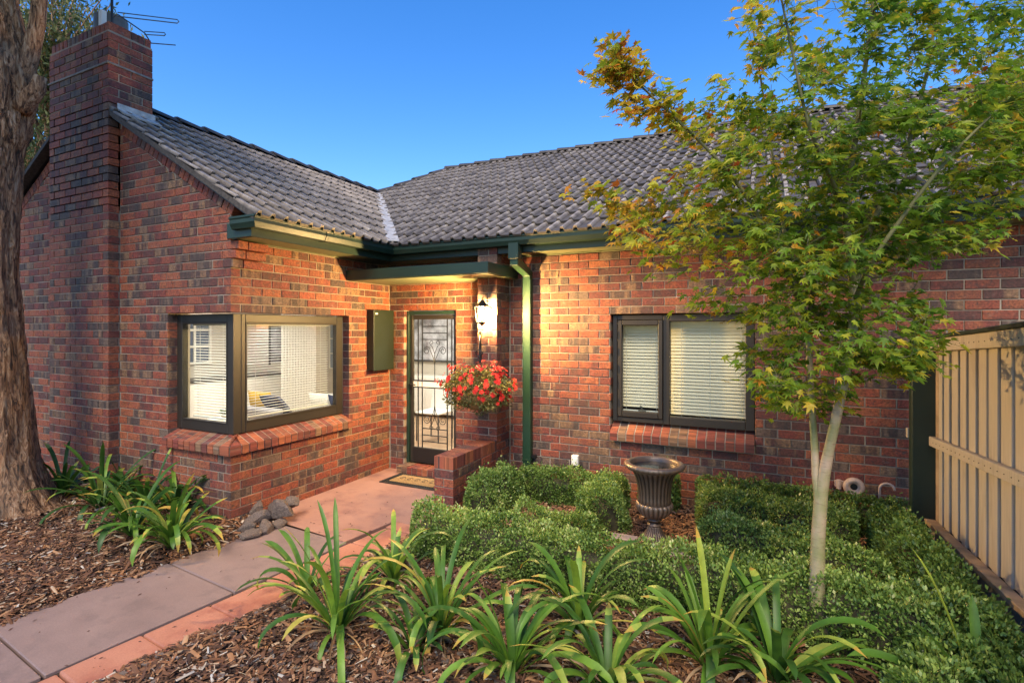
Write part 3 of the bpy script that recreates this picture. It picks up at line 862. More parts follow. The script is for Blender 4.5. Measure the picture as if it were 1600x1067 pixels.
# valley flashing
va = Vector((EG[0] + .02, EG[1] - .02, 2.985)); vb = vtop + Vector((0, 0, .075))
vd = (vb - va); ax = vd.cross(Vector((0, 0, 1))).normalized()
mb = MB(); mb.obox((va + vb) / 2 + Vector((0, 0, -.005)), vd / 2, ax * .075, Vector((0, 0, .006))); mb.build('valley_flashing', M['lead'], rf)
# chimney flashing
mb = MB()
for i in range(6):
    y0 = CY0 + .12 + i * .06
mb.obox((CX1 + .07, 3.52, zl(CX1 + .07) + .075), (.07, 0, -.041), (0, .2, 0), (.004, 0, .008))
mb.obox((CX1 + .006, 3.52, zl(CX1) + .09), (.004, 0, 0), (0, .2, 0), (0, 0, .05))
mb.build('chimney_flashing', M['lead'], rf)
# verge strips on the gable
VM = simple('verge_mortar', (.06, .052, .046), .9, var=.5, scale=30, bmp=.6)
for sgn, xa, xb in ((1, EG[0] + .02, CX1 + .02), (-1, -9.87, CX0 - .02)):
    za = 2.9 + ML * (2.85 - abs(xa - RX)); zb_ = 2.9 + ML * (2.85 - abs(xb - RX))
    c = Vector(((xa + xb) / 2, 3.285, (za + zb_) / 2 + .012)); mb = MB(); mb.obox(c, Vector(((xb - xa) / 2, 0, (zb_ - za) / 2)), (0, .05, 0), (0, 0, .026)); mb.build('verge', VM, rf)

# ================================================================== GUTTERS, FASCIA, DOWNPIPE
def sweep(name, prof, runs, mat, parent):
    """profile points (offset, z) swept along mitred runs given as a function offset -> list of xy"""
    V = []; F = []; n = len(prof); pts = [runs(o) for o, _ in prof]; m = len(pts[0])
    for k in range(m):
        for i in range(n): V.append((pts[i][k][0], pts[i][k][1], prof[i][1]))
    for k in range(m - 1):
        for i in range(n):
            a = k * n + i; b = k * n + (i + 1) % n; F.append((a, b, b + n, a + n))
    F.append(tuple(range(n))); F.append(tuple(range((m - 1) * n, m * n))[::-1])
    me = MB(); me.v = V; me.f = F
    o = me.build(name, mat, parent, bevel=.002); return o
GX, GYF = -4.14, 5.19
gp = [(0, 2.925), (-.004, 2.918), (-.004, 2.905), (.004, 2.895), (.006, 2.86), (.018, 2.835), (.028, 2.812), (.125, 2.812), (.125, 2.90), (.012, 2.90), (.010, 2.925)]
gut = sweep('gutter', gp, lambda o: [(-4.48, 3.235 + o), (GX - o, 3.235 + o), (GX - o, GYF + o), (XR + .4, GYF + o)], M['green'], house)
for (x_, y_) in ((GX, 4.1), (-1.1, GYF), (1.9, GYF), (3.2, GYF)):
    gj = [(o - .0035, z + (.003 if z > 2.9 else -.003)) for o, z in gp]
    if x_ == GX: sweep('gutter_joint', gj, lambda o, y_=y_: [(GX - o, y_), (GX - o, y_ + .035)], M['green'], house)
    else: sweep('gutter_joint', gj, lambda o, x_=x_: [(x_, GYF + o), (x_ + .035, GYF + o)], M['green'], house)
fp = [(.127, 2.885), (.127, 2.742), (.152, 2.742), (.152, 2.885)]
sweep('fascia', fp, lambda o: [(-4.60, 3.235 + o - .06), (GX - o, 3.235 + o - .06), (GX - o, GYF + o), (XR + .4, GYF + o)], M['green'], house)
mb = MB()
mb.box(SX - .1, GX - .155, GY + .02, GYF + .155, 2.747, 2.762).box(SX - .1, XR + .4, GYF + .156, 5.95, 2.7471, 2.7621)
mb.build('soffit', M['soffit'], house)
sweep('soffit_bead', [(.155, 2.735), (.175, 2.735), (.175, 2.746), (.155, 2.746)], lambda o: [(GX - o - .29, GY + .35), (GX - o - .29, GYF + o + .26), (XR, GYF + o + .26)], M['soffit'], house)
dpx = -2.50
dp = thing('downpipe', 'mid green rectangular downpipe on the brick wall beside the porch', 'downpipe', (dpx, WY - .06, 0))
MB().box(dpx - .06, dpx + .06, GYF - .004, GYF + .11, 2.66, 2.835).build('outlet_box', M['green'], dp, bevel=.004)
mb = MB()
y1 = WY - .085; y0 = GYF + .02
pa = [(y0, 2.70), (y0 + .08, 2.66), (y1 + .075, 2.56), (y1 + .075, 2.44), (y1, 2.48), (y1 - .005, 2.50), (y0, 2.60)]
mb.prism([(a, b) for a, b in [(y0, 2.665), (y0 + .085, 2.665), (y1 + .075, 2.56), (y1 + .075, 2.45), (y1, 2.45), (y1, 2.50), (y0, 2.59)]], 0, dpx - .046, dpx + .046)
mb.build('elbow', M['greenpipe'], dp, bevel=.004)
MB().box(dpx - .05, dpx + .05, y1, y1 + .075, 0.02, 2.46).build('pipe', M['greenpipe'], dp, bevel=.006, seg=2)
MB().box(dpx - .053, dpx + .053, y1 - .004, y1 + .077, .36, .38).build('socket', M['greenpipe'], dp, bevel=.002)
mb = MB().box(dpx + .05, dpx + .085, y1 + .03, y1 + .06, .395, .43); mb.tube([(dpx + .085, y1 + .02, .412), (dpx + .085, y1 + .08, .412)], .016); mb.build('bracket', M['black'], dp)
# canopy over the door
mb = MB().box(SX + .003, -2.645, 4.879, WY - .003, 2.484, 2.602); can = mb.build('porch_canopy', M['green'], house, bevel=.004)
MB().box(SX + .02, -2.665, 4.90, WY - .02, 2.474, 2.486).build('canopy_lining', M['soffit'], house)
# ================================================================== ROOMS SEEN THROUGH THE GLASS
rm = MB()
rm.box(-9.2, -4.84, 3.58, 5.95, .06, .12).box(-9.2, -3.15, 5.951, 9.1, .06, .12).box(-3.13, 2.6, 5.86, 9.1, .06, .12)
rm.build('floor', M['woodfloor'], house)
rm = MB()
rm.box(-9.3, -9.2, 3.58, 9.1, .12, 2.56).box(-9.3, 2.6, 9.1, 9.2, .12, 2.56).box(-3.15, -3.12, 5.94, 9.1, .12, 2.56).box(2.6, 2.7, 5.86, 9.1, .12, 2.56)
rm.box(-9.2, -5.62, 3.572, 3.60, .12, 2.56).box(-4.86, -4.838, 4.95, 5.93, .12, 2.56).box(-4.86, -4.838, 3.6, 4.95, .12, .66).box(-4.86, -4.838, 3.6, 4.95, 2.06, 2.56)
rm.build('inner_wall', M['wallin'], house)
MB().box(-9.3, -4.84, 3.575, 5.94, 2.56, 2.60).box(-9.3, 2.7, 5.94, 9.2, 2.56, 2.60).build('ceiling', M['white'], house)
for (x, y) in ((-5.6, 4.7), (-5.6, 7.6), (-7.6, 5.6), (-3.9, 6.5)):
    cl = thing('ceiling_light', {(-5.6, 4.7): 'round lit ceiling light inside the room with the corner window', (-5.6, 7.6): 'round lit ceiling light deep in the living room above the picture', (-7.6, 5.6): 'round lit ceiling light at the far left of the living room', (-3.9, 6.5): 'round lit ceiling light just inside the front door'}[(x, y)], 'ceiling light', (x, y, 2.55), 'round ceiling lights inside the rooms')
    MB().lathe([(.0, -.03), (.12, -.03), (.13, -.02)], (x, y, 2.55), 20, cap=False).build('diffuser', M['roomlight'], cl)
    MB().lathe([(.13, -.035), (.15, -.035), (.15, .009), (.13, .009)], (x, y, 2.55), 20, cap=False).build('rim', M['white'], cl)
# kitchen-like window and cupboards on the far wall give the room its greys
wf = thing('far_window', 'small paned window on the far wall of the living room', 'window', (-8.6, 9.08, 1.2))
MB().box(-9.05, -8.1, 9.06, 9.09, 1.0, 2.0).build('pane', simple('dusk_pane', (.25, .30, .38), .3), wf)
mb = MB()
for i in range(5): mb.box(-9.05 + i * .2375 - .012, -9.05 + i * .2375 + .012, 9.03, 9.062, 1.0, 2.0)
for i in range(4): mb.box(-9.05, -8.1, 9.032, 9.0619, .98 + i * .34, 1.0 + i * .34)
mb.build('glazing_bar', M['white'], wf)
cb = thing('sideboard', 'long low white sideboard against the far wall below the grey picture', 'sideboard', (-6.2, 8.8, .12))
MB().box(-7.3, -5.0, 8.72, 9.08, .2, .95).build('body', M['white'], cb, bevel=.01)
for i in range(4): MB().box(-7.28 + i * .57, -7.28 + i * .57 + .55, 8.70, 8.722, .24, .92).build('door', M['white'], cb, bevel=.006)
pic = thing('picture', 'large framed picture of grey flower shapes on the far wall', 'picture', (-6.35, 9.05, 1.7))
MB().box(-7.05, -5.65, 9.05, 9.08, 1.25, 2.35).build('canvas', simple('grey_floral_print', (.45, .46, .50), .8, var=.8, scale=3.2), pic)
mb = MB().box(-7.09, -7.05, 9.03, 9.085, 1.21, 2.39).box(-5.65, -5.61, 9.03, 9.085, 1.21, 2.39).box(-7.05, -5.65, 9.03, 9.085, 1.21, 1.25).box(-7.05, -5.65, 9.03, 9.085, 2.35, 2.39)
mb.build('frame', M['alu'], pic)
ch = thing('dining_chair', 'white moulded chair on thin metal legs inside the front door', 'chair', (-4.75, 7.0, .12))
mb = MB().box(-5.0, -4.55, 6.8, 7.25, .55, .585); mb.build('seat', M['white'], ch, bevel=.015)
MB().prism([(7.22, .56), (7.26, .56), (7.34, 1.0), (7.30, 1.0)], 0, -5.0, -4.55).build('backrest', M['white'], ch, bevel=.01)
for (x, y) in ((-4.98, 6.82), (-4.57, 6.82), (-4.98, 7.22), (-4.57, 7.22)):
    MB().tube([(x, y, .12), (x * .99 - .0475, y, .56)], .012).build('leg', M['alu'], ch)
arm = thing('armchair', 'grey armchair with its back to the corner window', 'armchair', (-6.35, 5.1, .12))
MB().box(-6.75, -5.95, 4.95, 5.12, .22, .80).build('backrest', M['greyfab'], arm, bevel=.04, seg=3)
MB().box(-6.75, -5.95, 5.12, 5.75, .22, .50).build('seat', M['greyfab'], arm, bevel=.04, seg=3)
for x in (-6.86, -5.95): MB().box(x, x + .11, 4.98, 5.75, .14, .64).build('armrest', M['greyfab'], arm, bevel=.03, seg=2)
sofa = thing('sofa', 'cream sofa behind the wide side pane of the corner window', 'sofa', (-5.5, 5.9, .12))
MB().box(-6.02, -5.0, 5.60, 6.5, .2, .50).build('seat', M['cushw'], sofa, bevel=.05, seg=3)
MB().box(-6.05, -4.97, 5.46, 5.60, .2, .70).build('backrest', M['cushw'], sofa, bevel=.04, seg=3)
for x in (-6.16, -4.97): MB().box(x, x + .11, 5.46, 6.5, .14, .58).build('armrest', M['cushw'], sofa, bevel=.03, seg=2)
sw = thing('side_room_window', 'dusk lit paned window on the far left wall of the living room', 'window', (-9.19, 5.75, 1.3))
MB().box(-9.195, -9.18, 5.35, 6.25, 1.30, 2.15).build('pane', simple('evening_pane', (.10, .13, .19), .25), sw)
mb = MB()
for k in range(4): mb.box(-9.179, -9.15, 5.35 + k * .29, 5.39 + k * .29, 1.26, 2.19)
for k in range(4): mb.box(-9.178, -9.152, 5.33, 6.27, 1.26 + k * .295, 1.30 + k * .295)
mb.build('glazing_bar', M['white'], sw)
kb = thing('cabinet', 'white cabinet with dark worktop along the far left wall', 'cabinet', (-9.0, 6.3, .12))
MB().box(-9.19, -8.65, 5.0, 7.6, .12, .98).build('body', M['white'], kb, bevel=.006)
MB().box(-9.19, -8.62, 4.98, 7.62, .981, 1.02).build('worktop', M['alu'], kb, bevel=.004)
for k in range(4): MB().box(-8.652, -8.635, 5.03 + k * .64, 5.03 + k * .64 + .6, .2, .95).build('door', M['white'], kb, bevel=.005)
sp_ = thing('picture', 'dark framed picture on the left living room wall beyond the cabinet', 'picture', (-9.19, 8.0, 1.7))
MB().box(-9.195, -9.17, 7.55, 8.45, 1.2, 2.1).build('canvas', simple('dark_abstract_print', (.16, .15, .16), .8, var=.9, scale=4), sp_)
MB().box(-9.169, -9.165, 7.50, 7.55, 1.15, 2.15).box(-9.169, -9.165, 8.45, 8.5, 1.15, 2.15).build('frame', M['black'], sp_)
cu = MB(); P_ = []
for k in range(60):
    f = k / 59; P_.append((-8.1 + .035 * math.sin(k * 1.3), 6.9 + f * .8))
cu.add([(x, y, .14) for x, y in P_] + [(x, y, 2.5) for x, y in P_], [(k, k + 1, 61 + k, 60 + k) for k in range(59)])
co = cu.build('curtain', M['cushw'], None, smooth=True); tag(co, 'tall cream curtain hanging in folds deep in the living room', 'curtain')
st_ = thing('side_table', 'small white table under the corner window inside the room', 'table', (-6.2, 4.45, .12))
MB().lathe([(0, 0), (.24, 0), (.24, .025), (0, .025)], (-6.2, 4.45, .72), 24, cap=False).build('tabletop', M['white'], st_)
MB().tube([(-6.2, 4.45, .12), (-6.2, 4.45, .72)], .025).build('leg', M['white'], st_)
pp = thing('potted_plant', 'small leafy plant in a white bowl on the table inside the corner window', 'plant', (-6.2, 4.45, .745))
MB().lathe([(0, 0), (.05, 0), (.085, .06), (.08, .06), (.05, .01)], (-6.2, 4.45, .746), 20, cap=False).build('bowl', M['white'], pp)
V = []; F = []
for k in range(26):
    an_ = k * 2.4; l_ = .09 + .05 * random.random(); k0 = len(V); el_ = random.uniform(.3, 1.2)
    dx_, dy_ = math.cos(an_), math.sin(an_); c0 = Vector((-6.2, 4.45, .80))
    V += [tuple(c0), tuple(c0 + Vector((dx_ * l_ * .5 - dy_ * .02, dy_ * l_ * .5 + dx_ * .02, l_ * el_ * .5))), tuple(c0 + Vector((dx_ * l_, dy_ * l_, l_ * el_ * .6))), tuple(c0 + Vector((dx_ * l_ * .5 + dy_ * .02, dy_ * l_ * .5 - dx_ * .02, l_ * el_ * .5)))]
    F.append((k0, k0 + 1, k0 + 2, k0 + 3))
np_obj('foliage', V, F, M['strap'], pp, {'rnd': ('FACE', 'FLOAT', [.3] * len(F))})
def cushion(c, rot, tilt, mat, label, w=.42):
    n = 9; V = []; F = []
    R = Matrix.Rotation(rot, 4, 'Z') @ Matrix.Rotation(tilt, 4, 'X')
    for sgn in (1, -1):
        for i in range(n):
            for j in range(n):
                a = i / (n - 1) * 2 - 1; b = j / (n - 1) * 2 - 1
                th = .075 * (max(0, (1 - a ** 4) * (1 - b ** 4))) ** .5
                k = 1 - .07 * (1 - abs(a) ** 2) * abs(b) ** 3; k2 = 1 - .07 * (1 - abs(b) ** 2) * abs(a) ** 3
                p = R @ Vector((a * w / 2 * k2, sgn * th, b * w / 2 * k))
                V.append(tuple(p + Vector(c)))
    for s in range(2):
        o = s * n * n
        for i in range(n - 1):
            for j in range(n - 1):
                q = (o + i * n + j, o + (i + 1) * n + j, o + (i + 1) * n + j + 1, o + i * n + j + 1)
                F.append(q if s == 0 else q[::-1])
    o = np_obj('cushion', V, F, mat, None, smooth=True); tag(o, label, 'cushion')
cushion((-6.52, 5.22, .80), .1, .25, M['yellow'], 'mustard yellow cushion on the grey armchair')
cushion((-6.22, 5.22, .80), -.1, .7, M['navy'], 'navy cushion beside the mustard one on the grey armchair')
cushion((-5.80, 5.68, .76), .15, .3, M['cushw'], 'pale patterned cushion on the cream sofa, left of the navy one', .44)
cushion((-5.42, 5.68, .76), -.2, .5, M['navy'], 'navy cushion on the cream sofa, right of the patterned cushion', .44)

# ================================================================== WINDOWS
def frame_member(mb, axis, pl, th, a0, a1, z0, z1):
    if axis == 'y': mb.box(a0, a1, pl, pl + th, z0, z1)      # pane faces -Y
    else: mb.box(pl - th, pl, a0, a1, z0, z1)                # pane faces +X
def blind(name_label, axis, pl, a0, a1, zt, zb_, pitch, tilt, group=None, cords=(), slw=.0125):
    cx = (a0 + a1) / 2
    loc = (cx, pl, zt) if axis == 'y' else (pl, cx, zt)
    t = thing('venetian_blind', name_label, 'blind', loc, group)
    def bx(nm, lo, hi, d0, d1, z0, z1, mat, bev=.002):
        if axis == 'y': return box_obj(nm, mat, t, lo, hi, pl + d0, pl + d1, z0, z1, bev)
        return box_obj(nm, mat, t, pl - d1, pl - d0, lo, hi, z0, z1, bev)
    bx('head_rail', a0, a1, -.02, .02, zt - .03, zt, M['slat']); bx('bottom_rail', a0, a1, -.014, .014, zb_, zb_ + .014, M['slat'])
    n = int((zt - .035 - zb_ - .02) / pitch)
    me = None
    for i in range(n):
        z = zt - .05 - i * pitch
        if me is None:
            hw = (a1 - a0) / 2 - .004; ww = slw
            V = []
            for s in (-1, 1):
                for k in range(5):
                    q = k / 4 * 2 - 1
                    dx = q * ww * math.cos(tilt); dz = q * ww * math.sin(tilt) + .002 * (1 - q * q)
                    V.append((s * hw, dx, dz) if axis == 'y' else (-dx, s * hw, dz))
            F = [(k, k + 1, k + 6, k + 5) for k in range(4)]
            o = np_obj('slat', V, F, M['slat'] if slw < .015 else M['slatw'], None); me = o.data
        else:
            o = bpy.data.objects.new('slat', me); COL.objects.link(o)
        o.location = (cx, pl, z + random.uniform(-.0008, .0008)) if axis == 'y' else (pl, cx, z + random.uniform(-.0008, .0008))
        adopt(o, t)
    for c in cords:
        q = a0 + (a1 - a0) * c
        p = lambda z, d=-.024: (q, pl + d, z) if axis == 'y' else (pl - d, q, z)
        MB().tube([p(zt - .02), p(zb_)], .0022, 5).build('cord', M['slat'], t)
    return t
# corner window
cwin = bpy.data.objects.new('corner_window', None); COL.objects.link(cwin); adopt(cwin, house); cwin.location = (0, 0, 0)
FY, FX = GY + .095, SX - .095; FB, FT = .848, 2.037
mb = MB()
mb.box(-5.595, -5.515, FY, FY + .07, FB, FT).box(-5.515, FX - .085, FY, FY + .07, FB, FB + .095).box(-5.515, FX - .085, FY, FY + .07, FT - .085, FT)
mb.box(FX - .085, FX, FY, FY + .09, FB, FT)
mb.box(FX - .07, FX, FY + .0901, FY + .14, FB, FT)
mb.box(FX - .07, FX, FY + .14, 4.83, FB, FB + .10).box(FX - .07, FX, FY + .14, 4.83, FT - .085, FT).box(FX - .07, FX, 4.83, 4.93, FB, FT)
mb.build('window_frame', M['brown'], cwin, bevel=.005)
mb = MB()
for (a, b, c, d) in ((FY + .14, 4.83, FB + .10, FT - .085),):
    mb.box(FX - .05, FX + .006, a, a + .016, c, d).box(FX - .05, FX + .006, b - .016, b, c, d).box(FX - .05, FX + .006, a + .016, b - .016, c, c + .016).box(FX - .05, FX + .006, a + .016, b - .016, d - .016, d)
a, b, c, d = -5.515, FX - .085, FB + .095, FT - .085
mb.box(a, a + .014, FY - .005, FY + .05, c, d).box(b - .014, b, FY - .005, FY + .05, c, d).box(a + .014, b - .014, FY - .005, FY + .05, c, c + .014).box(a + .014, b - .014, FY - .005, FY + .05, d - .014, d)
mb.build('glazing_bead', M['brown'], cwin, bevel=.003)
MB().box(-5.50, FX - .10, FY + .028, FY + .034, FB + .11, FT - .10).build('pane', M['glass'], cwin)
MB().box(FX - .034, FX - .028, FY + .157, 4.813, FB + .117, FT - .102).build('pane', M['glass'], cwin)
blind('white venetian blind with open slats behind the narrow pane of the corner window', 'y', FY + .125, -5.50, FX - .12, FT - .085, FB + .11, .029, math.radians(10), cords=(.2, .75), slw=.0145)
blind('white venetian blind with open slats behind the wide side pane of the corner window', 'x', FX - .125, FY + .19, 4.81, FT - .085, FB + .12, .029, math.radians(4), cords=(.12, .5, .88))
# bedroom window
bwin = bpy.data.objects.new('bedroom_window', None); COL.objects.link(bwin); adopt(bwin, house)
BY = WY + .045; x0, x1 = WO[0] + .012, WO[1] - .004; b0, b1 = .882, 2.037
mb = MB()
XM0, XM1 = on_y(1033, 560, BY).x, on_y(1046, 560, BY).x
mb.box(x0, x0 + .05, BY, BY + .08, b0, b1).box(x1 - .085, x1, BY, BY + .08, b0, b1).box(XM0 + .02, XM1, BY, BY + .08, b0, b1)
mb.box(x0 + .05, XM0 + .02, BY, BY + .08, b0, b0 + .05).box(x0 + .05, XM0 + .02, BY, BY + .08, b1 - .05, b1)
mb.box(XM1, x1 - .085, BY, BY + .08, b0, b0 + .085).box(XM1, x1 - .085, BY, BY + .08, b1 - .07, b1)
mb.build('window_frame', M['brown'], bwin, bevel=.005)
sash = MB(); s0, s1 = x0 + .054, XM0 + .016
sash.box(s0, s0 + .05, BY - .012, BY + .05, b0 + .054, b1 - .054).box(s1 - .045, s1, BY - .012, BY + .05, b0 + .054, b1 - .054)
sash.box(s0 + .05, s1 - .045, BY - .012, BY + .05, b0 + .054, b0 + .115).box(s0 + .05, s1 - .045, BY - .012, BY + .05, b1 - .11, b1 - .054)
so = sash.build('sash', M['brown'], bwin, bevel=.006)
MB().box(s0 + .06, s1 - .055, BY + .012, BY + .018, b0 + .12, b1 - .115).build('pane', M['glass'], bwin)
MB().box(XM1 + .005, x1 - .09, BY + .03, BY + .036, b0 + .09, b1 - .075).build('pane', M['glass'], bwin)
mb = MB().box(s0 + .22, s0 + .30, BY + .02, BY + .045, b0 + .12, b0 + .135); mb.tube([(s0 + .26, BY + .03, b0 + .13), (s0 + .26, BY + .03, b0 + .165), (s0 + .235, BY + .03, b0 + .175)], .008); mb.build('winder', M['steel'], bwin)
blind('cream venetian blind closed behind the small left sash of the bedroom window', 'y', BY + .14, x0 + .07, XM0 - .0, b1 - .05, b0 + .1, .0355, math.radians(65), cords=(.12, .85), slw=.0205)
blind('cream venetian blind closed behind the large right pane of the bedroom window', 'y', BY + .14, XM1 - .01, x1 - .05, b1 - .03, b0 + .06, .0355, math.radians(65), cords=(.15, .52, .9), slw=.0205)

# ================================================================== FRONT DOOR
dr = bpy.data.objects.new('front_door', None); COL.objects.link(dr); adopt(dr, house)
YD = 5.79
mb = MB().box(DO[0] + .001, DO[0] + .036, YD - .03, YD + .1, .06, DH - .004).box(DO[1] - .034, DO[1] - .001, YD - .03, YD + .1, .06, DH - .004).box(DO[0] + .036, DO[1] - .034, YD - .03, YD + .1, DH - .05, DH - .004)
mb.build('door_frame', M['green'], dr, bevel=.004)
xa, xb = DO[0] + .038, DO[1] - .036; za, zt_ = .10, DH - .055
screen = MB().box(xa, xa + .045, YD, YD + .035, za, zt_).box(xb - .045, xb, YD, YD + .035, za, zt_).box(xa + .045, xb - .045, YD, YD + .035, zt_ - .06, zt_).box(xa + .045, xb - .045, YD, YD + .035, za, .305)
screen.build('screen_door', M['brown'], dr, bevel=.004)
MB().box(xa + .05, xb - .05, YD - .006, YD - .0005, za + .02, .295).build('kick_plate', M['black'], dr, bevel=.003)
bars = MB(); yb = YD + .012
for x in (-4.214, -4.147, -3.752, -3.683): bars.box(x - .006, x + .006, yb, yb + .012, .30, zt_ - .05)
for z in (1.922, 1.835, 1.749, .563, .475, .39): bars.box(-4.141, -3.758, yb + .001, yb + .011, z - .006, z + .006)
bars.build('bar', M['black'], dr)
MB().box(xa + .04, xb - .04, yb - .004, yb + .014, 1.19, 1.205).box(xa + .04, xb - .04, yb - .004, yb + .014, 1.10, 1.115).build('mid_rail', M['black'], dr)
MB().box(xa + .045, xb - .045, yb + .001, yb + .0135, 1.116, 1.189).build('mid_panel', M['white'], dr)
def spiral(cx, cz, r, a0, turns, sgn, shr=.28):
    P = []
    n = 26
    for i in range(n + 1):
        f = i / n; a = a0 + sgn * 2 * PI * turns * f; rr = r * (1 - (1 - shr) * f)
        P.append((cx + rr * math.cos(a), yb + .006, cz + rr * math.sin(a)))
    return P
sc = MB(); XC = -3.949
for flip, zc, ztop in ((1, 1.62, None), (-1, .665, None)):
    for s in (-1, 1):
        # large outer curl and its stem
        big = spiral(XC + s * .128, zc - flip * .02, .058, PI if s > 0 else 0, 1.45, -s * flip)
        j = (XC, yb + .006, zc - flip * .21)
        mid = (XC + s * .02, yb + .006, zc - flip * .12)
        sc.tube([j, mid] + big, .0045, 6)
        small = spiral(XC + s * .048, zc + flip * .085, .036, (-PI / 2 if flip > 0 else PI / 2) , 1.2, s * flip)
        sc.tube([(XC, yb + .006, zc - flip * .06)] + small, .0045, 6)
    sc.tube([(XC, yb + .006, zc - flip * .04), (XC, yb + .006, 1.2 if flip > 0 else 1.1)], .0055, 6)
sc.build('scrollwork', M['black'], dr)
mb = MB().box(xa + .004, xa + .04, YD - .012, YD, 1.02, 1.24); mb.tube([(xa + .022, YD - .01, 1.15), (xa + .022, YD - .05, 1.15), (xa + .12, YD - .055, 1.145)], .009); mb.build('handle', M['black'], dr)
MB().box(xa + .045, xb - .045, YD + .02, YD + .024, .305, zt_ - .06).build('pane', M['glass'], dr)
# brick threshold
for i in range(10):
    u = DO[0] - .0 + i * .0805
    brick_v = None
th_b = []
for i in range(10):
    x = DO[0] + .003 + i * .0808
    mbv = MB().box(x, x + .0715, 5.545, 5.775, .0, .092 + random.uniform(-.002, .002))
    sd_ = random.uniform(0, 300)
    np_obj('sill_brick', mbv.v, mbv.f, M['brick'], door_wall, {'rnd': ('FACE', 'FLOAT', [random.uniform(0.1, .85)] * 6), 'buv': ('POINT', 'FLOAT_VECTOR', [(v[1], v[2], sd_) for v in mbv.v])})
MB().box(DO[0] + .002, DO[1] - .002, 5.553, 5.77, .001, .084).build('threshold_mortar', M['mortar'], house)

# ================================================================== THINGS ON THE WALLS
mt = thing('meter_box', 'dark green metal meter box on the side wall left of the front door', 'meter box', (SX, 5.44, 1.36))
MB().box(SX + .002, SX + .105, 5.26, 5.63, 1.362, 2.128).build('case', M['meter'], mt, bevel=.004)
MB().box(SX + .106, SX + .124, 5.245, 5.645, 1.352, 2.136).build('lid', M['meter'], mt, bevel=.006, seg=2)
MB().box(SX + .124, SX + .1255, 5.275, 5.32, 2.075, 2.095).build('label_plate', M['white'], mt)
LX, LY, LZ = -2.875, 5.165, 2.055
lt = thing('wall_lantern', 'lit black lantern with white panes on the porch pier', 'lantern', (LX, PY, 2.0))
MB().lathe([(.0, 0), (.05, 0), (.055, .01), (.03, .02), (0, .02)], (0, 0, 0), 16, cap=False).build('wall_plate', M['black'], lt)
wp = [o for o in COL.objects if o.name.startswith('wall_plate')][0]; wp.rotation_euler = (PI / 2, 0, 0); wp.location = (LX, PY - .001, 2.10)
MB().tube([(LX, PY - .01, 2.10), (LX, PY - .05, 2.17), (LX, PY - .10, 2.24), (LX, LY + .005, 2.24), (LX, LY, 2.205)], .007).build('arm', M['black'], lt)
mb = MB(); hw = .062; hb = .048
for sx_ in (-1, 1):
    for sy_ in (-1, 1): mb.tube([(LX + sx_ * hw, LY + sy_ * hw, LZ + .085), (LX + sx_ * hb, LY + sy_ * hb, LZ - .09)], .005, 6)
for z, h_ in ((LZ + .085, hw), (LZ - .09, hb)):
    mb.tube([(LX - h_, LY - h_, z), (LX + h_, LY - h_, z), (LX + h_, LY + h_, z), (LX - h_, LY + h_, z), (LX - h_, LY - h_, z)], .006, 6)
mb.build('cage', M['black'], lt)
mb = MB(); mb.lathe([(.095, 0), (.075, .015), (.035, .045), (.02, .06), (.014, .075), (.0, .08)], (LX, LY, LZ + .088), 4, cap=False); mb.build('hood', M['black'], lt)
mb = MB(); mb.lathe([(.0, 0), (.05, 0), (.03, -.02), (.012, -.035), (.0, -.045)], (LX, LY, LZ - .094), 12, cap=False); mb.build('finial', M['black'], lt)
sp = [(.034 * math.sin(PI * i / 10), -.05 * math.cos(PI * i / 10)) for i in range(11)]
MB().lathe(sp, (LX, LY, LZ - .005), 16, cap=False).build('bulb', M['bulb'], lt, smooth=True)
MB().tube([(LX, LY, LZ - .09), (LX, LY, LZ - .056)], .014, 10).build('lamp_holder', M['brass'], lt)

# hanging basket and its bracket
HB = Vector((-2.80, 4.97, 1.56))
br = thing('basket_bracket', 'curly black iron bracket on the pier holding the flower basket', 'bracket', (-2.97, PY, 1.62))
mb = MB().box(-2.985, -2.955, PY - .012, PY - .001, 1.50, 1.86); mb.build('wall_plate', M['black'], br)
pts = []
for i in range(15):
    f = i / 14; a = PI * f
    c = Vector((-2.97, PY - .01, 1.66)).lerp(HB + Vector((0, 0, .1)), (1 - math.cos(a)) / 2)
    pts.append(c + Vector((0, 0, .16 * math.sin(a))))
MB().tube(pts, .009, 8).build('arm', M['black'], br)
mb = MB(); mb.tube([Vector((-2.97, PY - .01, 1.60)) + Vector((.055 * math.cos(a), -.03 - .02 * math.sin(a), .055 * math.sin(a))) * (1 - i / 26) for i, a in enumerate([k * .42 for k in range(18)])], .006, 6)
mb.tube([HB + Vector((0, 0, .1)), HB + Vector((.01, 0, .05)), HB + Vector((.012, 0, .0)), HB + Vector((-.015, 0, -.02)), HB + Vector((-.02, 0, .01))], .007, 6)
mb.build('scroll', M['black'], br)
bk = thing('hanging_basket', 'hanging basket overflowing with red flowers beside the porch pier', 'flower basket', (HB.x, HB.y, 1.25))
BC = Vector((HB.x - .02, HB.y, 1.18))
mb = MB(); mb.lathe([(.0, -.17), (.08, -.155), (.14, -.11), (.175, -.05), (.185, 0), (.17, 0.0), (.15, -.03)], BC, 22, cap=False); mb.build('coir_liner', M['coir'], bk, smooth=True)
for k in range(3):
    a = 2 * PI * k / 3 + .5
    MB().tube([HB + Vector((0, 0, -.015)), BC + Vector((.18 * math.cos(a), .18 * math.sin(a), 0))], .0025, 5).build('chain', M['black'], bk)

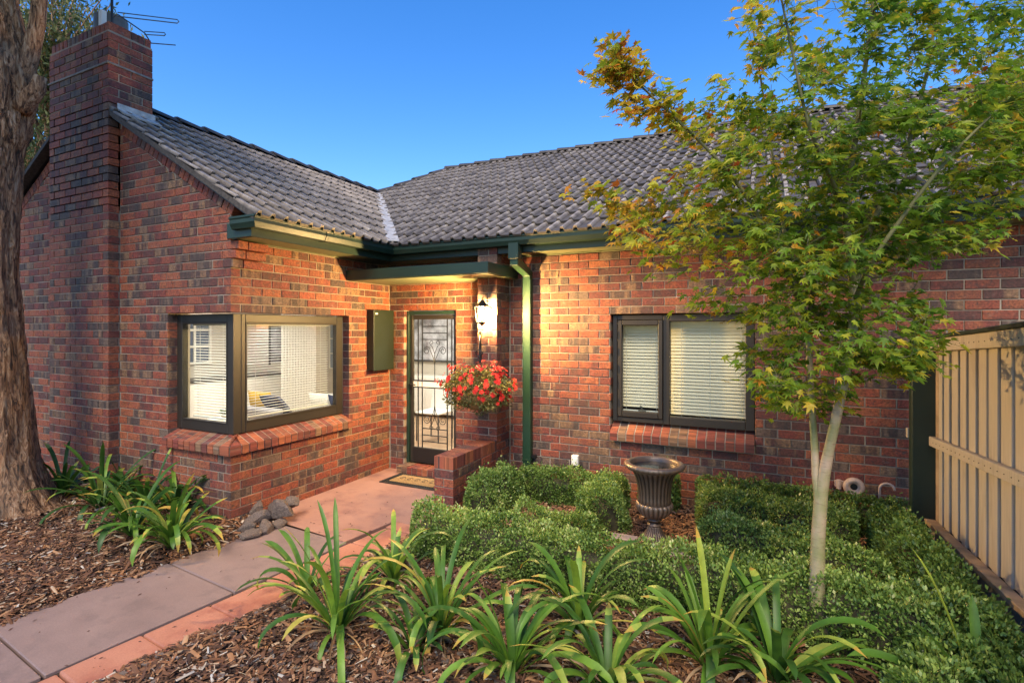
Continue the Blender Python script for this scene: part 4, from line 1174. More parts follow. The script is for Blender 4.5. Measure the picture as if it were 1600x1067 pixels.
def leaf_quads(P, Nrm, size, asp=.5, jit=.5, rng=RNG):
    """pointed diamond leaves at P, pointing roughly along Nrm"""
    n = len(P)
    d = Nrm + rng.normal(0, jit, (n, 3)); d /= np.linalg.norm(d, axis=1)[:, None] + 1e-9
    r = rng.normal(0, 1, (n, 3)); s = np.cross(d, r); s /= np.linalg.norm(s, axis=1)[:, None] + 1e-9
    L_ = size * rng.uniform(.7, 1.3, n)[:, None]
    up = np.cross(s, d) * L_ * .12
    A = P; B = P + d * L_ * .5 + s * L_ * asp * .5 + up; C = P + d * L_; D = P + d * L_ * .5 - s * L_ * asp * .5 + up
    V = np.stack([A, B, C, D], 1).reshape(-1, 3); F = np.arange(n * 4).reshape(-1, 4)
    return V, F
n = 5200
dirs = RNG.normal(0, 1, (n, 3)); dirs /= np.linalg.norm(dirs, axis=1)[:, None]
rad = np.stack([np.full(n, .37), np.full(n, .30), np.where(dirs[:, 2] > 0, .22, .25)], 1)
lump = 1 + .22 * np.sin(dirs[:, 0] * 6 + 1) * np.cos(dirs[:, 1] * 5) + .12 * np.sin(dirs[:, 2] * 9)
P = np.array([BC.x, BC.y, BC.z + .06]) + dirs * rad * (RNG.uniform(.5, 1.0, n) ** .5 * lump)[:, None]
V, F = leaf_quads(P, dirs * .6 + np.array([0, 0, -.2]), .034, .42, .8)
np_obj('foliage', V, F, M['basketleaf'], bk, {'rnd': ('FACE', 'FLOAT', RNG.random(n))}, kind='stuff')
def flower_v(c, d, r):
    d = Vector(d).normalized(); a = d.orthogonal().normalized(); b = d.cross(a)
    V = [c]; F = []
    k0 = random.random()
    for k in range(5):
        an = 2 * PI * (k / 5 + k0)
        for (da, rr, hh) in ((-.5, .62, .25), (-.25, 1.0, .1), (.0, .92, .0), (.25, 1.0, .1), (.5, .62, .25)):
            t = an + da * 1.25
            V.append(c + (a * math.cos(t) + b * math.sin(t)) * r * rr + d * r * hh)
        s = 1 + k * 5; F += [(0, s + i, s + i + 1) for i in range(4)]
    return [tuple(v) for v in V], F
for i in range(150):
    while True:
        d = Vector((random.gauss(0, 1), random.gauss(-.25, 1), random.gauss(.25, .75))).normalized()
        if d.z > -.55: break
    lm = 1 + .22 * math.sin(d.x * 6 + 1) * math.cos(d.y * 5) + .12 * math.sin(d.z * 9)
    c = Vector((BC.x, BC.y, BC.z + .09)) + Vector((d.x * .40, d.y * .33, d.z * .24)) * lm * random.uniform(.9, 1.08)
    v, f = flower_v(c, d + Vector((0, -.5, .3)), random.uniform(.02, .034))
    np_obj('flower', v, f, M['petal'], bk, {'rnd': ('FACE', 'FLOAT', [random.random()] * len(f))}, loc=tuple(c))

# fittings low on the main wall
o = thing('power_outlet', 'small white weatherproof outlet low on the brick wall right of the downpipe', 'power outlet', tuple(on_y(900, 717, WY)))
q = on_y(900, 718, WY); MB().box(q.x - .04, q.x + .04, WY - .055, WY + .003, q.z - .06, q.z + .06).build('case', M['white'], o, bevel=.012, seg=3)
MB().box(q.x - .03, q.x + .03, WY - .062, WY - .054, q.z - .05, q.z + .03).build('flap', M['white'], o, bevel=.006, seg=2)
MB().tube([(q.x + .04, WY - .02, q.z - .04), (q.x + .07, WY - .02, q.z - .05), (q.x + .075, WY - .02, q.z - .2)], .008).build('cable', M['black'], o)
o = thing('flue_terminal', 'round pinkish vent terminal low on the brick wall behind the maple trunk', 'vent', tuple(on_y(1332, 760, WY)))
q = on_y(1334, 760, WY - .09)
mb = MB(); mb.tube([(q.x, WY + .02, q.z), (q.x, WY - .08, q.z)], .03, 14); mb.build('pipe', M['tap'], o, smooth=False)
ring = MB(); n_ = 24
ring.v = [(q.x + r * math.cos(2 * PI * k / n_), y, q.z + r * math.sin(2 * PI * k / n_)) for (r, y) in ((.028, WY - .10), (.055, WY - .135), (.078, WY - .125), (.085, WY - .10), (.06, WY - .08)) for k in range(n_)]
ring.f = [(i * n_ + k, i * n_ + (k + 1) % n_, (i + 1) * n_ + (k + 1) % n_, (i + 1) * n_ + k) for i in range(4) for k in range(n_)]
ring.build('hood', M['tap'], o, smooth=True)
MB().lathe([(0, 0), (.028, 0)], (0, 0, 0), 16, cap=False).build('opening', M['black'], o).matrix_basis = Matrix.Translation((q.x, WY - .101, q.z)) @ Matrix.Rotation(PI / 2, 4, 'X')
mb = MB().box(q.x - .14, q.x - .02, WY - .05, WY - .01, q.z - .025, q.z + .025); mb.tube([(q.x - .11, WY - .06, q.z + .04), (q.x - .11, WY - .06, q.z - .04)], .02); mb.build('valve', M['tap'], o)
q = on_y(1386, 765, WY - .05)
o = MB().tube([q + Vector((.055 * math.cos(a), 0, .055 * math.sin(a))) for a in [PI * k / 8 for k in range(9)]] + [q + Vector((-.055, 0, -.3))], .011, 8)
o.v = o.v; oo = o.build('pipe_bend', M['tap'], None, smooth=True); tag(oo, 'small upside down U shaped pipe against the wall near the green fence post', 'pipe')
q = on_y(872, 716, WY)
# antenna on the chimney
an = thing('tv_antenna', 'thin metal television antenna strapped to the brick chimney', 'antenna', (-6.52, 3.30, 5.2))
MB().tube([(-6.50, 3.29, 5.0), (-6.50, 3.29, 6.4)], .014, 8).build('mast', M['black'], an)
for (zz, y0, x1_, hh, nm) in ((5.33, 3.42, .0, 0, 1),):
    pass
def dip(p, q, h):
    p = Vector(p); q = Vector(q); d = (q - p).normalized(); H = Vector((0, 0, h))
    return MB().tube([p + H, q + H, q + d * h, q - H, p - H], .006, 6)
A1, A2, A3 = at_d(184, 23, 5.8), at_d(226, 52, 6.1), at_d(236, 68, 6.2)
dip(A1, at_d(277, 34, 6.4), .022).build('dipole', M['alu'], an)
dip(A2, at_d(257, 54, 6.4), .018).build('dipole', M['alu'], an)
MB().tube([A3, at_d(274, 71, 6.5)], .007, 6).build('dipole', M['alu'], an)
MB().tube([(-6.50, 3.29, 5.32), A1, A2, A3], .008, 6).build('boom', M['alu'], an)

# doormat
MATC = [(-4.30, 5.13), (-3.45, 5.13), (-3.45, 5.53), (-4.30, 5.53)]
dm = thing('doormat', 'coir doormat with black scrolled rubber border at the front door', 'doormat', (-3.87, 5.33, 0))
MB().box(-4.30, -3.45, 5.11, 5.53, .002, .012).build('border', M['rubber'], dm, bevel=.003)
MB().box(-4.20, -3.55, 5.18, 5.46, .0121, .022).build('coir_panel', M['coir'], dm, bevel=.004)
sc = MB()
for k in range(26):
    for (yy) in (5.145, 5.495): 
        x = -4.27 + k * .032; sc.tube([(x + .012 * math.cos(a), yy + .012 * math.sin(a), .015) for a in [i * PI / 3 for i in range(7)]], .003, 4)
for k in range(11):
    for xx in (-4.25, -3.50):
        y = 5.17 + k * .03; sc.tube([(xx + .012 * math.cos(a), y + .012 * math.sin(a), .015) for a in [i * PI / 3 for i in range(7)]], .003, 4)
for k in range(5):
    x = -4.1 + k * .11; sc.tube([(x + .04 * math.cos(a) * (1 - i * .07), 5.32 + .06 * math.sin(a) * (1 - i * .07), .0225) for i, a in enumerate([i * .7 for i in range(10)])], .004, 4)
sc.build('scroll_pattern', M['rubber'], dm)

# capping and side bricks of the low garden wall (a thing of its own, built against the pier)
lw = thing('low_wall', 'low brick wall running out from the porch pier beside the hedge', 'low wall', (-2.87, 4.8, 0))
NX0, NX1, NY0, NY1 = -2.982, -2.757, 4.373, PY - .004
MB().box(NX0 + MR, NX1 - MR, NY0 + MR, NY1, -.1, .612).build('mortar_core', M['mortar'], lw)
save = bricks; bricks = []
for n in range(-1, 6):
    z0 = Z0 + n * CZ + .005; z1 = z0 + .076
    k = 1 if n % 2 else 0
    if k: brick((0, NY0, 0), (1, 0, 0), (0, -1, 0), (NX0, NX1), (NX0, NX1), z0, z1, lw, 0, .1); ys0 = NY0 + .114
    else:
        brick((0, NY0, 0), (1, 0, 0), (0, -1, 0), (NX0, NX0 + .107), (NX0, NX0 + .107), z0, z1, lw, 0, .22); brick((0, NY0, 0), (1, 0, 0), (0, -1, 0), (NX0 + .117, NX1), (NX0 + .117, NX1), z0, z1, lw, 0, .22); ys0 = NY0 + .234
    y = ys0
    while y < NY1 - .05:
        e_ = min(y + .224, NY1)
        brick((NX1, 0, 0), (0, 1, 0), (1, 0, 0), (y, e_), (y, e_), z0, z1, lw, 0, .1)
        brick((NX0, 0, 0), (0, -1, 0), (-1, 0, 0), (-e_, -y), (-e_, -y), z0, z1, lw, 0, .1)
        y += .234
for pc in bricks:
    c = np.mean(np.array(pc['v']), axis=0)
    np_obj('brick', pc['v'], pc['f'], M['brick'], lw, {'rnd': ('FACE', 'FLOAT', [pc['r']] * len(pc['f'])), 'buv': ('POINT', 'FLOAT_VECTOR', pc['b'])}, loc=c)
# top course laid across: stretchers across the wall
y = NY0 + .003; k = 0
while y < NY1 - .03:
    e_ = min(y + (.15 if k else .072), NY1)
    mbv = MB().box(NX0 + .001, NX1 - .001, y, e_, .503, .622 + random.uniform(-.002, .002)); sd_ = random.uniform(0, 300)
    np_obj('coping_brick', mbv.v, mbv.f, M['brick'], lw, {'rnd': ('FACE', 'FLOAT', [random.uniform(0.1, .75)] * 6), 'buv': ('POINT', 'FLOAT_VECTOR', [(v[0], v[1], sd_) for v in mbv.v])})
    y = e_ + .01; k += 1
bricks = save
# ================================================================== URN
UP = Vector((-.84, 4.46, 0)); uz = soil_z(UP.x, UP.y) + .02
urn = thing('garden_urn', 'fluted bronze brown garden urn standing in the gap between the hedges', 'urn', (UP.x, UP.y, uz))
MB().box(UP.x - .14, UP.x + .14, UP.y - .14, UP.y + .14, uz - .02, uz + .045).build('plinth', M['urn'], urn, bevel=.008)
def flu(n, amp): return lambda i, r, z, a: r * (1 + amp * (abs(math.sin(a * n / 2)) - .5))
NS = 160
c = Vector((UP.x, UP.y, uz + .045))
foot = [(.125, 0), (.128, .012), (.118, .022)]
MB().lathe(foot, c, 40).build('foot_ring', M['urn'], urn, smooth=True)
MB().lathe([(.116, .02), (.100, .035), (.078, .060), (.060, .090), (.050, .118), (.047, .128)], c, NS, flu(24, .10)).build('foot', M['urn'], urn, smooth=True)
MB().lathe([(.047, .126), (.056, .130), (.060, .138), (.054, .146), (.046, .152), (.045, .165), (.056, .172), (.058, .182), (.048, .190)], c, 40).build('stem', M['urn'], urn, smooth=True)
MB().lathe([(.048, .188), (.078, .200), (.110, .222), (.134, .252), (.146, .285), (.147, .305), (.140, .318), (.128, .322)], c, NS, flu(22, .09)).build('bowl', M['urn'], urn, smooth=True)
MB().lathe([(.132, .318), (.130, .36), (.131, .41), (.136, .46), (.146, .51), (.160, .55), (.176, .58), (.190, .595)], c, NS, flu(26, .055)).build('body', M['urn'], urn, smooth=True)
MB().lathe([(.188, .590), (.215, .600), (.240, .617), (.247, .632), (.240, .645), (.222, .652), (.205, .652), (.196, .640), (.188, .60)], c, NS, lambda i, r, z, a: r * (1 + (.022 * (abs(math.sin(a * 18)) - .5) if i in (1, 2, 3) else 0)), cap=False).build('rim', M['urn'], urn, smooth=True)
MB().lathe([(0, .612), (.10, .613), (.2, .612)], c, 40, cap=False).build('water', M['water'], urn)
for (dx, dy) in ((-.22, .02), (.22, -.03), (0, .25)):
    pass
for i, (x, y, lb) in enumerate(((UP.x - .26, UP.y + .04, 'flat paving brick lying left of the urn foot'), (UP.x + .25, UP.y - .06, 'flat paving brick lying right of the urn foot'))):
    b_ = MB().box(x - .11, x + .11, y - .055, y + .055, uz - .03, uz + .02).build('loose_brick', M['tap'], None, bevel=.006); tag(b_, lb, 'brick')

# ================================================================== ROCKS
def rock(name, c, r, seed):
    rg = np.random.default_rng(seed); bm_ = bmesh.new(); bmesh.ops.create_icosphere(bm_, subdivisions=4, radius=1)
    pl = rg.normal(0, 1, (10, 3)); pl /= np.linalg.norm(pl, axis=1)[:, None]; dd = rg.uniform(.42, .8, 10)
    ph = rg.uniform(0, 6, 9)
    for v in bm_.verts:
        p = np.array(v.co)
        for n_, d_ in zip(pl, dd):
            k = p @ n_
            if k > d_: p = p - n_ * (k - d_) * .92
        q = 1 + .045 * math.sin(p[0] * 9 + ph[0]) * math.sin(p[1] * 8 + ph[1]) + .035 * math.sin(p[2] * 14 + ph[2]) * math.sin(p[0] * 13 + ph[3]) + .02 * math.sin(p[1] * 27 + ph[4]) * math.sin(p[2] * 25 + p[0] * 19)
        v.co = Vector(p * q)
    me = bpy.data.meshes.new(name); bm_.to_mesh(me); bm_.free()
    for p in me.polygons: p.use_smooth = True
    me.set_sharp_from_angle(angle=math.radians(32))
    me.materials.append(M['rock']); o = bpy.data.objects.new(name, me); COL.objects.link(o)
    o.location = c; o.scale = tuple(q * 1.3 for q in r); o.rotation_euler = (rg.uniform(-.3, .3), rg.uniform(-.3, .3), rg.uniform(0, 6)); return o
RK = [((440, 796), .20, (.19, .11, .085), 'largest dark rock, long and flat, leaning on the path edge by the side wall'),
      ((398, 798), .13, (.085, .08, .075), 'dark upright rock between the long rock and the wall corner'),
      ((366, 806), .08, (.09, .09, .055), 'low brown rock nearest the wall corner, left end of the rock pile'),
      ((403, 810), .10, (.10, .09, .07), 'reddish rock in the middle of the rock pile'),
      ((386, 824), .07, (.085, .075, .065), 'grey rock at the front left of the rock pile'),
      ((415, 824), .07, (.085, .08, .065), 'dark grey rock at the front centre of the rock pile'),
      ((437, 818), .05, (.06, .06, .045), 'small rock tucked under the long flat rock'),
      ((391, 836), .05, (.08, .06, .045), 'flat grey rock lowest in the pile, nearest the camera'),
      ((455, 786), .26, (.07, .07, .05), 'small rock behind the long flat rock against the bricks')]
for i, ((px, py), z, r, lb) in enumerate(RK):
    p = on_z(px, py, z * .5 if z < .15 else z * .55); tag(rock('rock', p, r, 50 + i), lb, 'rock', 'basalt rocks piled at the wall corner')

# ================================================================== FENCE AND GREEN POST
fx = 1.215
def fz(y, base): return base + (.068 - .014 * (base > 1.5)) * (5.30 - y)
fe = thing('paling_fence', 'cream painted paling fence with dark gaps running toward the camera on the right', 'fence', (fx, 3.5, .2))
def sloped(name, x0_, x1_, ya, yb_, base0, base1, mat, par, bev=.004):
    mb = MB(); V = []
    for y in (ya, yb_):
        V += [(x0_, y, fz(y, base0)), (x1_, y, fz(y, base0)), (x1_, y, fz(y, base1)), (x0_, y, fz(y, base1))]
    mb.add(V, [(0, 1, 2, 3), (7, 6, 5, 4), (0, 4, 5, 1), (1, 5, 6, 2), (2, 6, 7, 3), (3, 7, 4, 0)]); return mb.build(name, mat, par, bevel=bev)
YF0, YF1 = 5.292, 1.2
sloped('rail', fx - .03, fx + .012, YF0 + .0, YF1, .945, 1.02, M['cream'], fe)
sloped('rail', fx - .03, fx + .012, YF0 + .0, YF1, 1.705, 1.80, M['cream'], fe)
sloped('capping', fx - .045, fx + .08, YF0 + .1, YF1, 1.803, 1.828, M['green'], fe)
sloped('bottom_rail', fx - .06, fx + .012, YF0 + .0, YF1, .315, .352, M['creamd'], fe)
sloped('plinth', fx - .03, fx + .02, YF0, YF1, -.2, .313, M['concrete'], fe)
y = YF0 - .05; k = 0; NAILS = MB()
pb = MB().box(fx + .014, fx + .055, YF0 - .075, YF0 + .0, .2, fz(YF0, 1.80)); pb.build('end_post', M['creamd'], fe, bevel=.004)
y = YF0 - .08
while y > YF1:
    wdt = (.088, .062)[k % 2] + random.uniform(-.004, .004)
    off = (0, .010)[k % 2] + random.uniform(0, .003)
    gap = .016 + random.uniform(-.003, .004)
    box_obj('paling', M['cream'], fe, fx + .014 + off, fx + .032 + off, y - wdt, y, fz(y, .345), fz(y - wdt, 1.80), .003)
    nm_ = MB()
    for zz in (fz(y, .985), fz(y, 1.75)):
        if y > 3.3: nm_.box(fx - .0335, fx - .0295, y - wdt / 2 - .0025, y - wdt / 2 + .0025, zz - .0025, zz + .0025)
    if nm_.v: NAILS.add(nm_.v, nm_.f)
    y -= wdt + gap; k += 1
NAILS.build('nail_heads', M['alu'], fe, kind='stuff')
sloped('backing', fx + .06, fx + .065, YF0, YF1, .3, 1.78, simple('fence_gap', (.03, .027, .025), .9), fe)
gpst = MB().box(1.075, 1.236, 5.30, 5.40, -.1, 1.80); gpo = gpst.build('fence_post', M['green'], None, bevel=.005); tag(gpo, 'wide dark green post standing between the brick wall and the cream fence', 'post')
q = on_y(1423, 676, 5.45)
re = MB().box(q.x - .03, q.x + .2, 5.42, 5.47, q.z - .04, q.z + .04).build('rail_stub', M['cream'], None, bevel=.003); tag(re, 'short cream rail end poking out behind the green post', 'rail')

# ================================================================== BARK CHIPS
def chips(name, pts, smin, smax, rlo, rhi, rng, zoff=0.0):
    n = len(pts)
    a = rng.uniform(0, 2 * PI, n); ln = rng.uniform(smin, smax, n) * (1 + (rng.random(n) < .08) * 1.0); wd = ln * rng.uniform(.14, .42, n)
    tilt = rng.normal(0, .22, n)
    d = np.stack([np.cos(a) * np.cos(tilt), np.sin(a) * np.cos(tilt), np.sin(tilt)], 1); s = np.stack([-np.sin(a), np.cos(a), rng.normal(0, .35, n)], 1)
    up = np.cross(d, s); up[up[:, 2] < 0] *= -1
    P = pts + np.array([0, 0, zoff]) + np.stack([np.zeros(n), np.zeros(n), rng.uniform(-.004, .016, n) + np.abs(tilt) * ln * .4], 1)
    A = P - d * ln[:, None] / 2; B = P + d * ln[:, None] / 2; S = s * wd[:, None] / 2; H = up * (wd * rng.uniform(.1, .45, n))[:, None]
    tp = rng.uniform(.3, 1, n)[:, None]
    V = np.stack([A - S, B - S * tp, B + H * tp, A + H, A + S, B + S * tp], 1).reshape(-1, 3)
    b = (np.arange(n) * 6)[:, None]
    F = np.concatenate([b + np.array([0, 1, 2, 3]), b + np.array([3, 2, 5, 4])], 0)
    r = rng.uniform(rlo, rhi, n) ** 1.15
    return np_obj(name, V, F, M['chip'], None, {'rnd': ('FACE', 'FLOAT', np.concatenate([r, r]))}, kind='stuff')
def scatter(n, x0_, x1_, y0_, y1_, cond, rng):
    out = []
    X = rng.uniform(x0_, x1_, n); Y = rng.uniform(y0_, y1_, n)
    for x, y in zip(X, Y):
        if cond(x, y): out.append((x, y, soil_z(x, y)))
    return np.array(out)
rng = np.random.default_rng(5)
def condL(x, y):
    u, w = path_uv(x, y); e = .03 * math.sin(u * 9) + .02 * math.sin(u * 23)
    return w < -.885 + e and y < (GY - .02 if x < SX else 3.6) and not (x > SX - .0 and w > -.93 and y > 3.5)
PL = scatter(60000, -8.5, -4.0, .9, 3.62, condL, rng)
chips('bark_mulch', PL, .016, .05, 0, 1, rng)
def condR(x, y):
    u, w = path_uv(x, y); e = .035 * math.sin(u * 7 + 1) + .025 * math.sin(u * 19)
    edge = .34 - .24 * min(1, max(0, (-u - 2.0) / 1.2)) if u < -1.2 else .38
    edge = .40 - .17 * min(1, max(0, (-u - 1.6) / 1.2))
    return w > edge + e and not (x < -2.74 and y > 4.1)
PR = scatter(70000, -3.8, .9, .7, 4.0, condR, rng)
chips('bark_mulch', PR, .014, .048, 0, 1, rng)
PG = scatter(14000, -2.7, 1.15, 3.9, 5.5, condR, rng)
chips('pale_bark_chips', PG, .02, .05, .55, .93, rng, .008)
# loose dry leaves and pebbles near the front edge
V = []; 
def peb(n, x0_, x1_, y0_, y1_, cond):
    mb = MB()
    for i in range(n):
        x = random.uniform(x0_, x1_); y = random.uniform(y0_, y1_)
        if not cond(x, y): continue
        r = random.uniform(.008, .022); a = random.uniform(0, 6)
        mb.obox((x, y, soil_z(x, y) + r * .5), (r * math.cos(a), r * math.sin(a), 0), (-r * .6 * math.sin(a), r * .6 * math.cos(a), 0), (0, 0, r * .35))
    return mb
o = peb(700, -3.3, 0, .9, 3.2, condR).build('pebbles', M['rock'], None, bevel=.004, kind='stuff')
# leaf litter on the paving
LIT = MB()
for i in range(420):
    x = random.uniform(-4.5, -2.9); y = random.uniform(1.2, 5.2)
    u_, w_e = path_uv(x, y)
    if y < 3.5 and -.75 < w_e < .1 and random.random() < .75: continue
    if y > 3.5 and random.random() < .7: continue
    if not in_paving(x, y, .05): continue
    mb = MB(); a = random.uniform(0, 6); l = random.uniform(.004, .02); w_ = l * .25
    mb.add([(x - l * math.cos(a), y - l * math.sin(a), .004), (x - w_ * math.sin(a), y + w_ * math.cos(a), .007), (x + l * math.cos(a), y + l * math.sin(a), .005), (x + w_ * math.sin(a), y - w_ * math.cos(a), .003)], [(0, 1, 2, 3)])
    LIT.add(mb.v, mb.f)
LIT.build('leaf_litter', simple('litter_brown', (.09, .04, .025), .8), None, kind='stuff')

# ================================================================== HEDGES
def hedge(label, pts, half, h, seed, dens=13500, z0=None, leaf=.024, rlo=0, rhi=1, cat='hedge'):
    """clipped box hedge: rounded lumpy ridge along pts (x, y)"""
    rg = np.random.default_rng(seed)
    P2 = np.array(pts, float)
    seg = np.linalg.norm(P2[1:] - P2[:-1], axis=1); tot = seg.sum(); cum = np.concatenate([[0], np.cumsum(seg)])
    area = tot * (h * 2 + half * 2) + PI * half * h * 2
    n = int(area * dens)
    s = rg.uniform(-half, tot + half, n)
    sc_ = np.clip(s, 0, tot); k = np.clip(np.searchsorted(cum, sc_, 'right') - 1, 0, len(seg) - 1)
    f = (sc_ - cum[k]) / seg[k]; C = P2[k] + (P2[k + 1] - P2[k]) * f[:, None]
    T = (P2[k + 1] - P2[k]) / seg[k][:, None]; Nn_ = np.stack([-T[:, 1], T[:, 0]], 1)
    ex = np.abs(s - sc_) / half
    # superellipse cross-section
    al = rg.uniform(0, PI, n); al = np.where(rg.random(n) < .38, np.where(rg.random(n) < .5, rg.uniform(0, .75, n), PI - rg.uniform(0, .75, n)), al)
    ca, sa = np.cos(al), np.sin(al)
    rr = (np.abs(ca) ** 3.2 + np.abs(sa) ** 3.2) ** (-1 / 3.2)
    endk = np.sqrt(np.clip(1 - ex ** 2.5, .02, 1))
    ph = rg.uniform(0, 6, 6)
    lump = 1 + .15 * np.sin(s * 9 + ph[0]) * np.sin(al * 3 + ph[1]) + .10 * np.sin(s * 17 + ph[2]) * np.sin(al * 5 + ph[3]) + .05 * np.sin(s * 31 + al * 9)
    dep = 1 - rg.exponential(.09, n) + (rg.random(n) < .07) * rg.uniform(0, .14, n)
    q = rr * lump * dep
    lat = ca * half * q * endk; hh = sa * h * q * (endk * .35 + .65)
    X = C + Nn_ * lat[:, None] + T * ((s - sc_))[:, None]
    zg = np.array([soil_z(x, y) for x, y in X]) if z0 is None else z0
    P = np.column_stack([X, zg + hh - .01])
    hol = np.sin(P[:, 0] * 23 + ph[0]) * np.sin(P[:, 1] * 21 + ph[1]) * np.sin(P[:, 2] * 25 + ph[2]) > .42
    keep = ~(hol & (rg.random(n) < .72)); P = P[keep]; dep = dep[keep]
    Nv = np.column_stack([Nn_ * (ca)[:, None] + T * ((s - sc_) / half)[:, None], sa * .9 + .45])[keep]; n = len(P)
    V, F = leaf_quads(P, Nv, leaf, .55, .75, rg)
    t = thing('box_hedge' if cat == 'hedge' else 'box_bush', label, cat, (P2[0][0], P2[0][1], soil_z(*P2[0])), 'clipped box hedges of the front garden')
    patch = np.sin(P[:, 0] * 7 + ph[4]) * np.sin(P[:, 1] * 6 + P[:, 2] * 5 + ph[5]) + .6 * np.sin(P[:, 0] * 19 + P[:, 2] * 17)
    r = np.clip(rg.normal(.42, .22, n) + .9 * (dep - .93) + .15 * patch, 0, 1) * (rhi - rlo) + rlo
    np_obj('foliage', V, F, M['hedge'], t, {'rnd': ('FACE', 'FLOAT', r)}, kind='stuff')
    # twiggy inner mass
    core = MB(); m = max(3, int(tot / .12) + 2); ring = 10
    for i in range(m):
        ss = -half * .6 + (tot + half * 1.2) * i / (m - 1); sc1 = min(max(ss, 0), tot); kk = min(max(int(np.searchsorted(cum, sc1, 'right')) - 1, 0), len(seg) - 1)
        c_ = P2[kk] + (P2[kk + 1] - P2[kk]) * ((sc1 - cum[kk]) / seg[kk]); t_ = (P2[kk + 1] - P2[kk]) / seg[kk]
        c_ = c_ + t_ * (ss - sc1); n_ = np.array([-t_[1], t_[0]]); e_ = .8 if i in (0, m - 1) else 1
        zz = soil_z(c_[0], c_[1])
        for j in range(ring):
            a = PI * j / (ring - 1); w_ = (abs(math.cos(a)) ** 3 + abs(math.sin(a)) ** 3) ** (-1 / 3) * .76 * e_
            core.v.append((c_[0] + n_[0] * math.cos(a) * half * w_, c_[1] + n_[1] * math.cos(a) * half * w_, zz - .02 + math.sin(a) * h * w_))
    for i in range(m - 1):
        for j in range(ring - 1):
            a = i * ring + j; core.f.append((a, a + 1, a + ring + 1, a + ring))
    core.f.append(tuple(range(ring))); core.f.append(tuple(range((m - 1) * ring, m * ring)))
    core.build('twig_mass', M['twig'], t)
    return t
hedge('long low box hedge across the front of the urn garden, nearest the camera', [(-2.52, 3.62), (-1.9, 3.58), (-1.1, 3.60), (-.4, 3.60), (.22, 3.46), (.80, 3.28)], .15, .385, 1)
hedge('bushy box hedge beside the low brick wall', [(-2.49, 4.52), (-2.50, 4.95)], .20, .42, 2)
hedge('box hedge along the foot of the main wall left of the urn', [(-2.35, 5.36), (-1.85, 5.38), (-1.40, 5.28)], .15, .35, 3, rlo=.0, rhi=.85)
hedge('rounded box bush behind and left of the urn', [(-1.46, 4.92), (-1.33, 4.74)], .19, .40, 4, rlo=0, rhi=.9, cat='bush')
hedge('short box hedge in the second row left of the urn, behind the long hedge', [(-1.84, 4.14), (-1.38, 4.14)], .14, .33, 5)
hedge('small box bush against the main wall just left of the urn', [(-1.02, 5.38), (-.92, 5.40)], .15, .40, 16, rlo=0, rhi=.7, cat='bush')
hedge('box hedge along the main wall right of the urn, behind the maple', [(-.42, 5.04), (.05, 5.0), (.50, 4.90)], .15, .35, 6, rlo=.1)
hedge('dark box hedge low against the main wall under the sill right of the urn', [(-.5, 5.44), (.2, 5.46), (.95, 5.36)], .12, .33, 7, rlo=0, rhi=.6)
hedge('diagonal box hedge running from the urn to the maple trunk', [(-.34, 4.40), (-.05, 4.24), (.26, 4.04), (.55, 3.86)], .14, .36, 8)
hedge('dark box hedge in the shade along the foot of the cream fence', [(.88, 4.98), (.90, 4.4), (.92, 3.9), (.94, 3.3), (.94, 2.7)], .145, .36, 9, rlo=0, rhi=.62)  # shade by the fence put into a darker range of leaf colours
hedge('box hedge corner at the right end of the long front hedge', [(.76, 3.10), (.66, 2.75)], .19, .33, 10, rlo=0, rhi=.85)

# ================================================================== STRAP LEAVED PLANTS
def strap(base, az, ln, w, lift, droop, col, seg=11, twist=0.0):
    tipb = random.random() < .3
    P = []; el = lift; p = Vector(base); st = ln / seg; side0 = Vector((-math.sin(az), math.cos(az), 0))
    V = []; R = []
    for i in range(seg + 1):
        f = i / seg
        d = Vector((math.cos(az) * math.cos(el), math.sin(az) * math.cos(el), math.sin(el)))
        nrm = side0.cross(d) * -1
        ww = w * (.55 + 1.2 * f) if f < .35 else w * (min(1.0, ((1 - f) / .16) ** .5) if f > .84 else 1.0)
        ww = max(ww, .0015); s = side0 + Vector((0, 0, twist * f)); s.normalize()
        V += [tuple(p - s * ww / 2 + nrm * ww * .16), tuple(p), tuple(p + s * ww / 2 + nrm * ww * .16)]
        p = p + d * st; el -= droop * (1.6 * f + .25) / seg * 1.3
    F = []
    for i in range(seg):
        a = i * 3; F += [(a, a + 1, a + 4, a + 3), (a + 1, a + 2, a + 5, a + 4)]; R += [(.985 if (tipb and i >= seg - 1) else .88 if (tipb and i == seg - 2) else col + .06 * (i / seg))] * 2
    return V, F, R
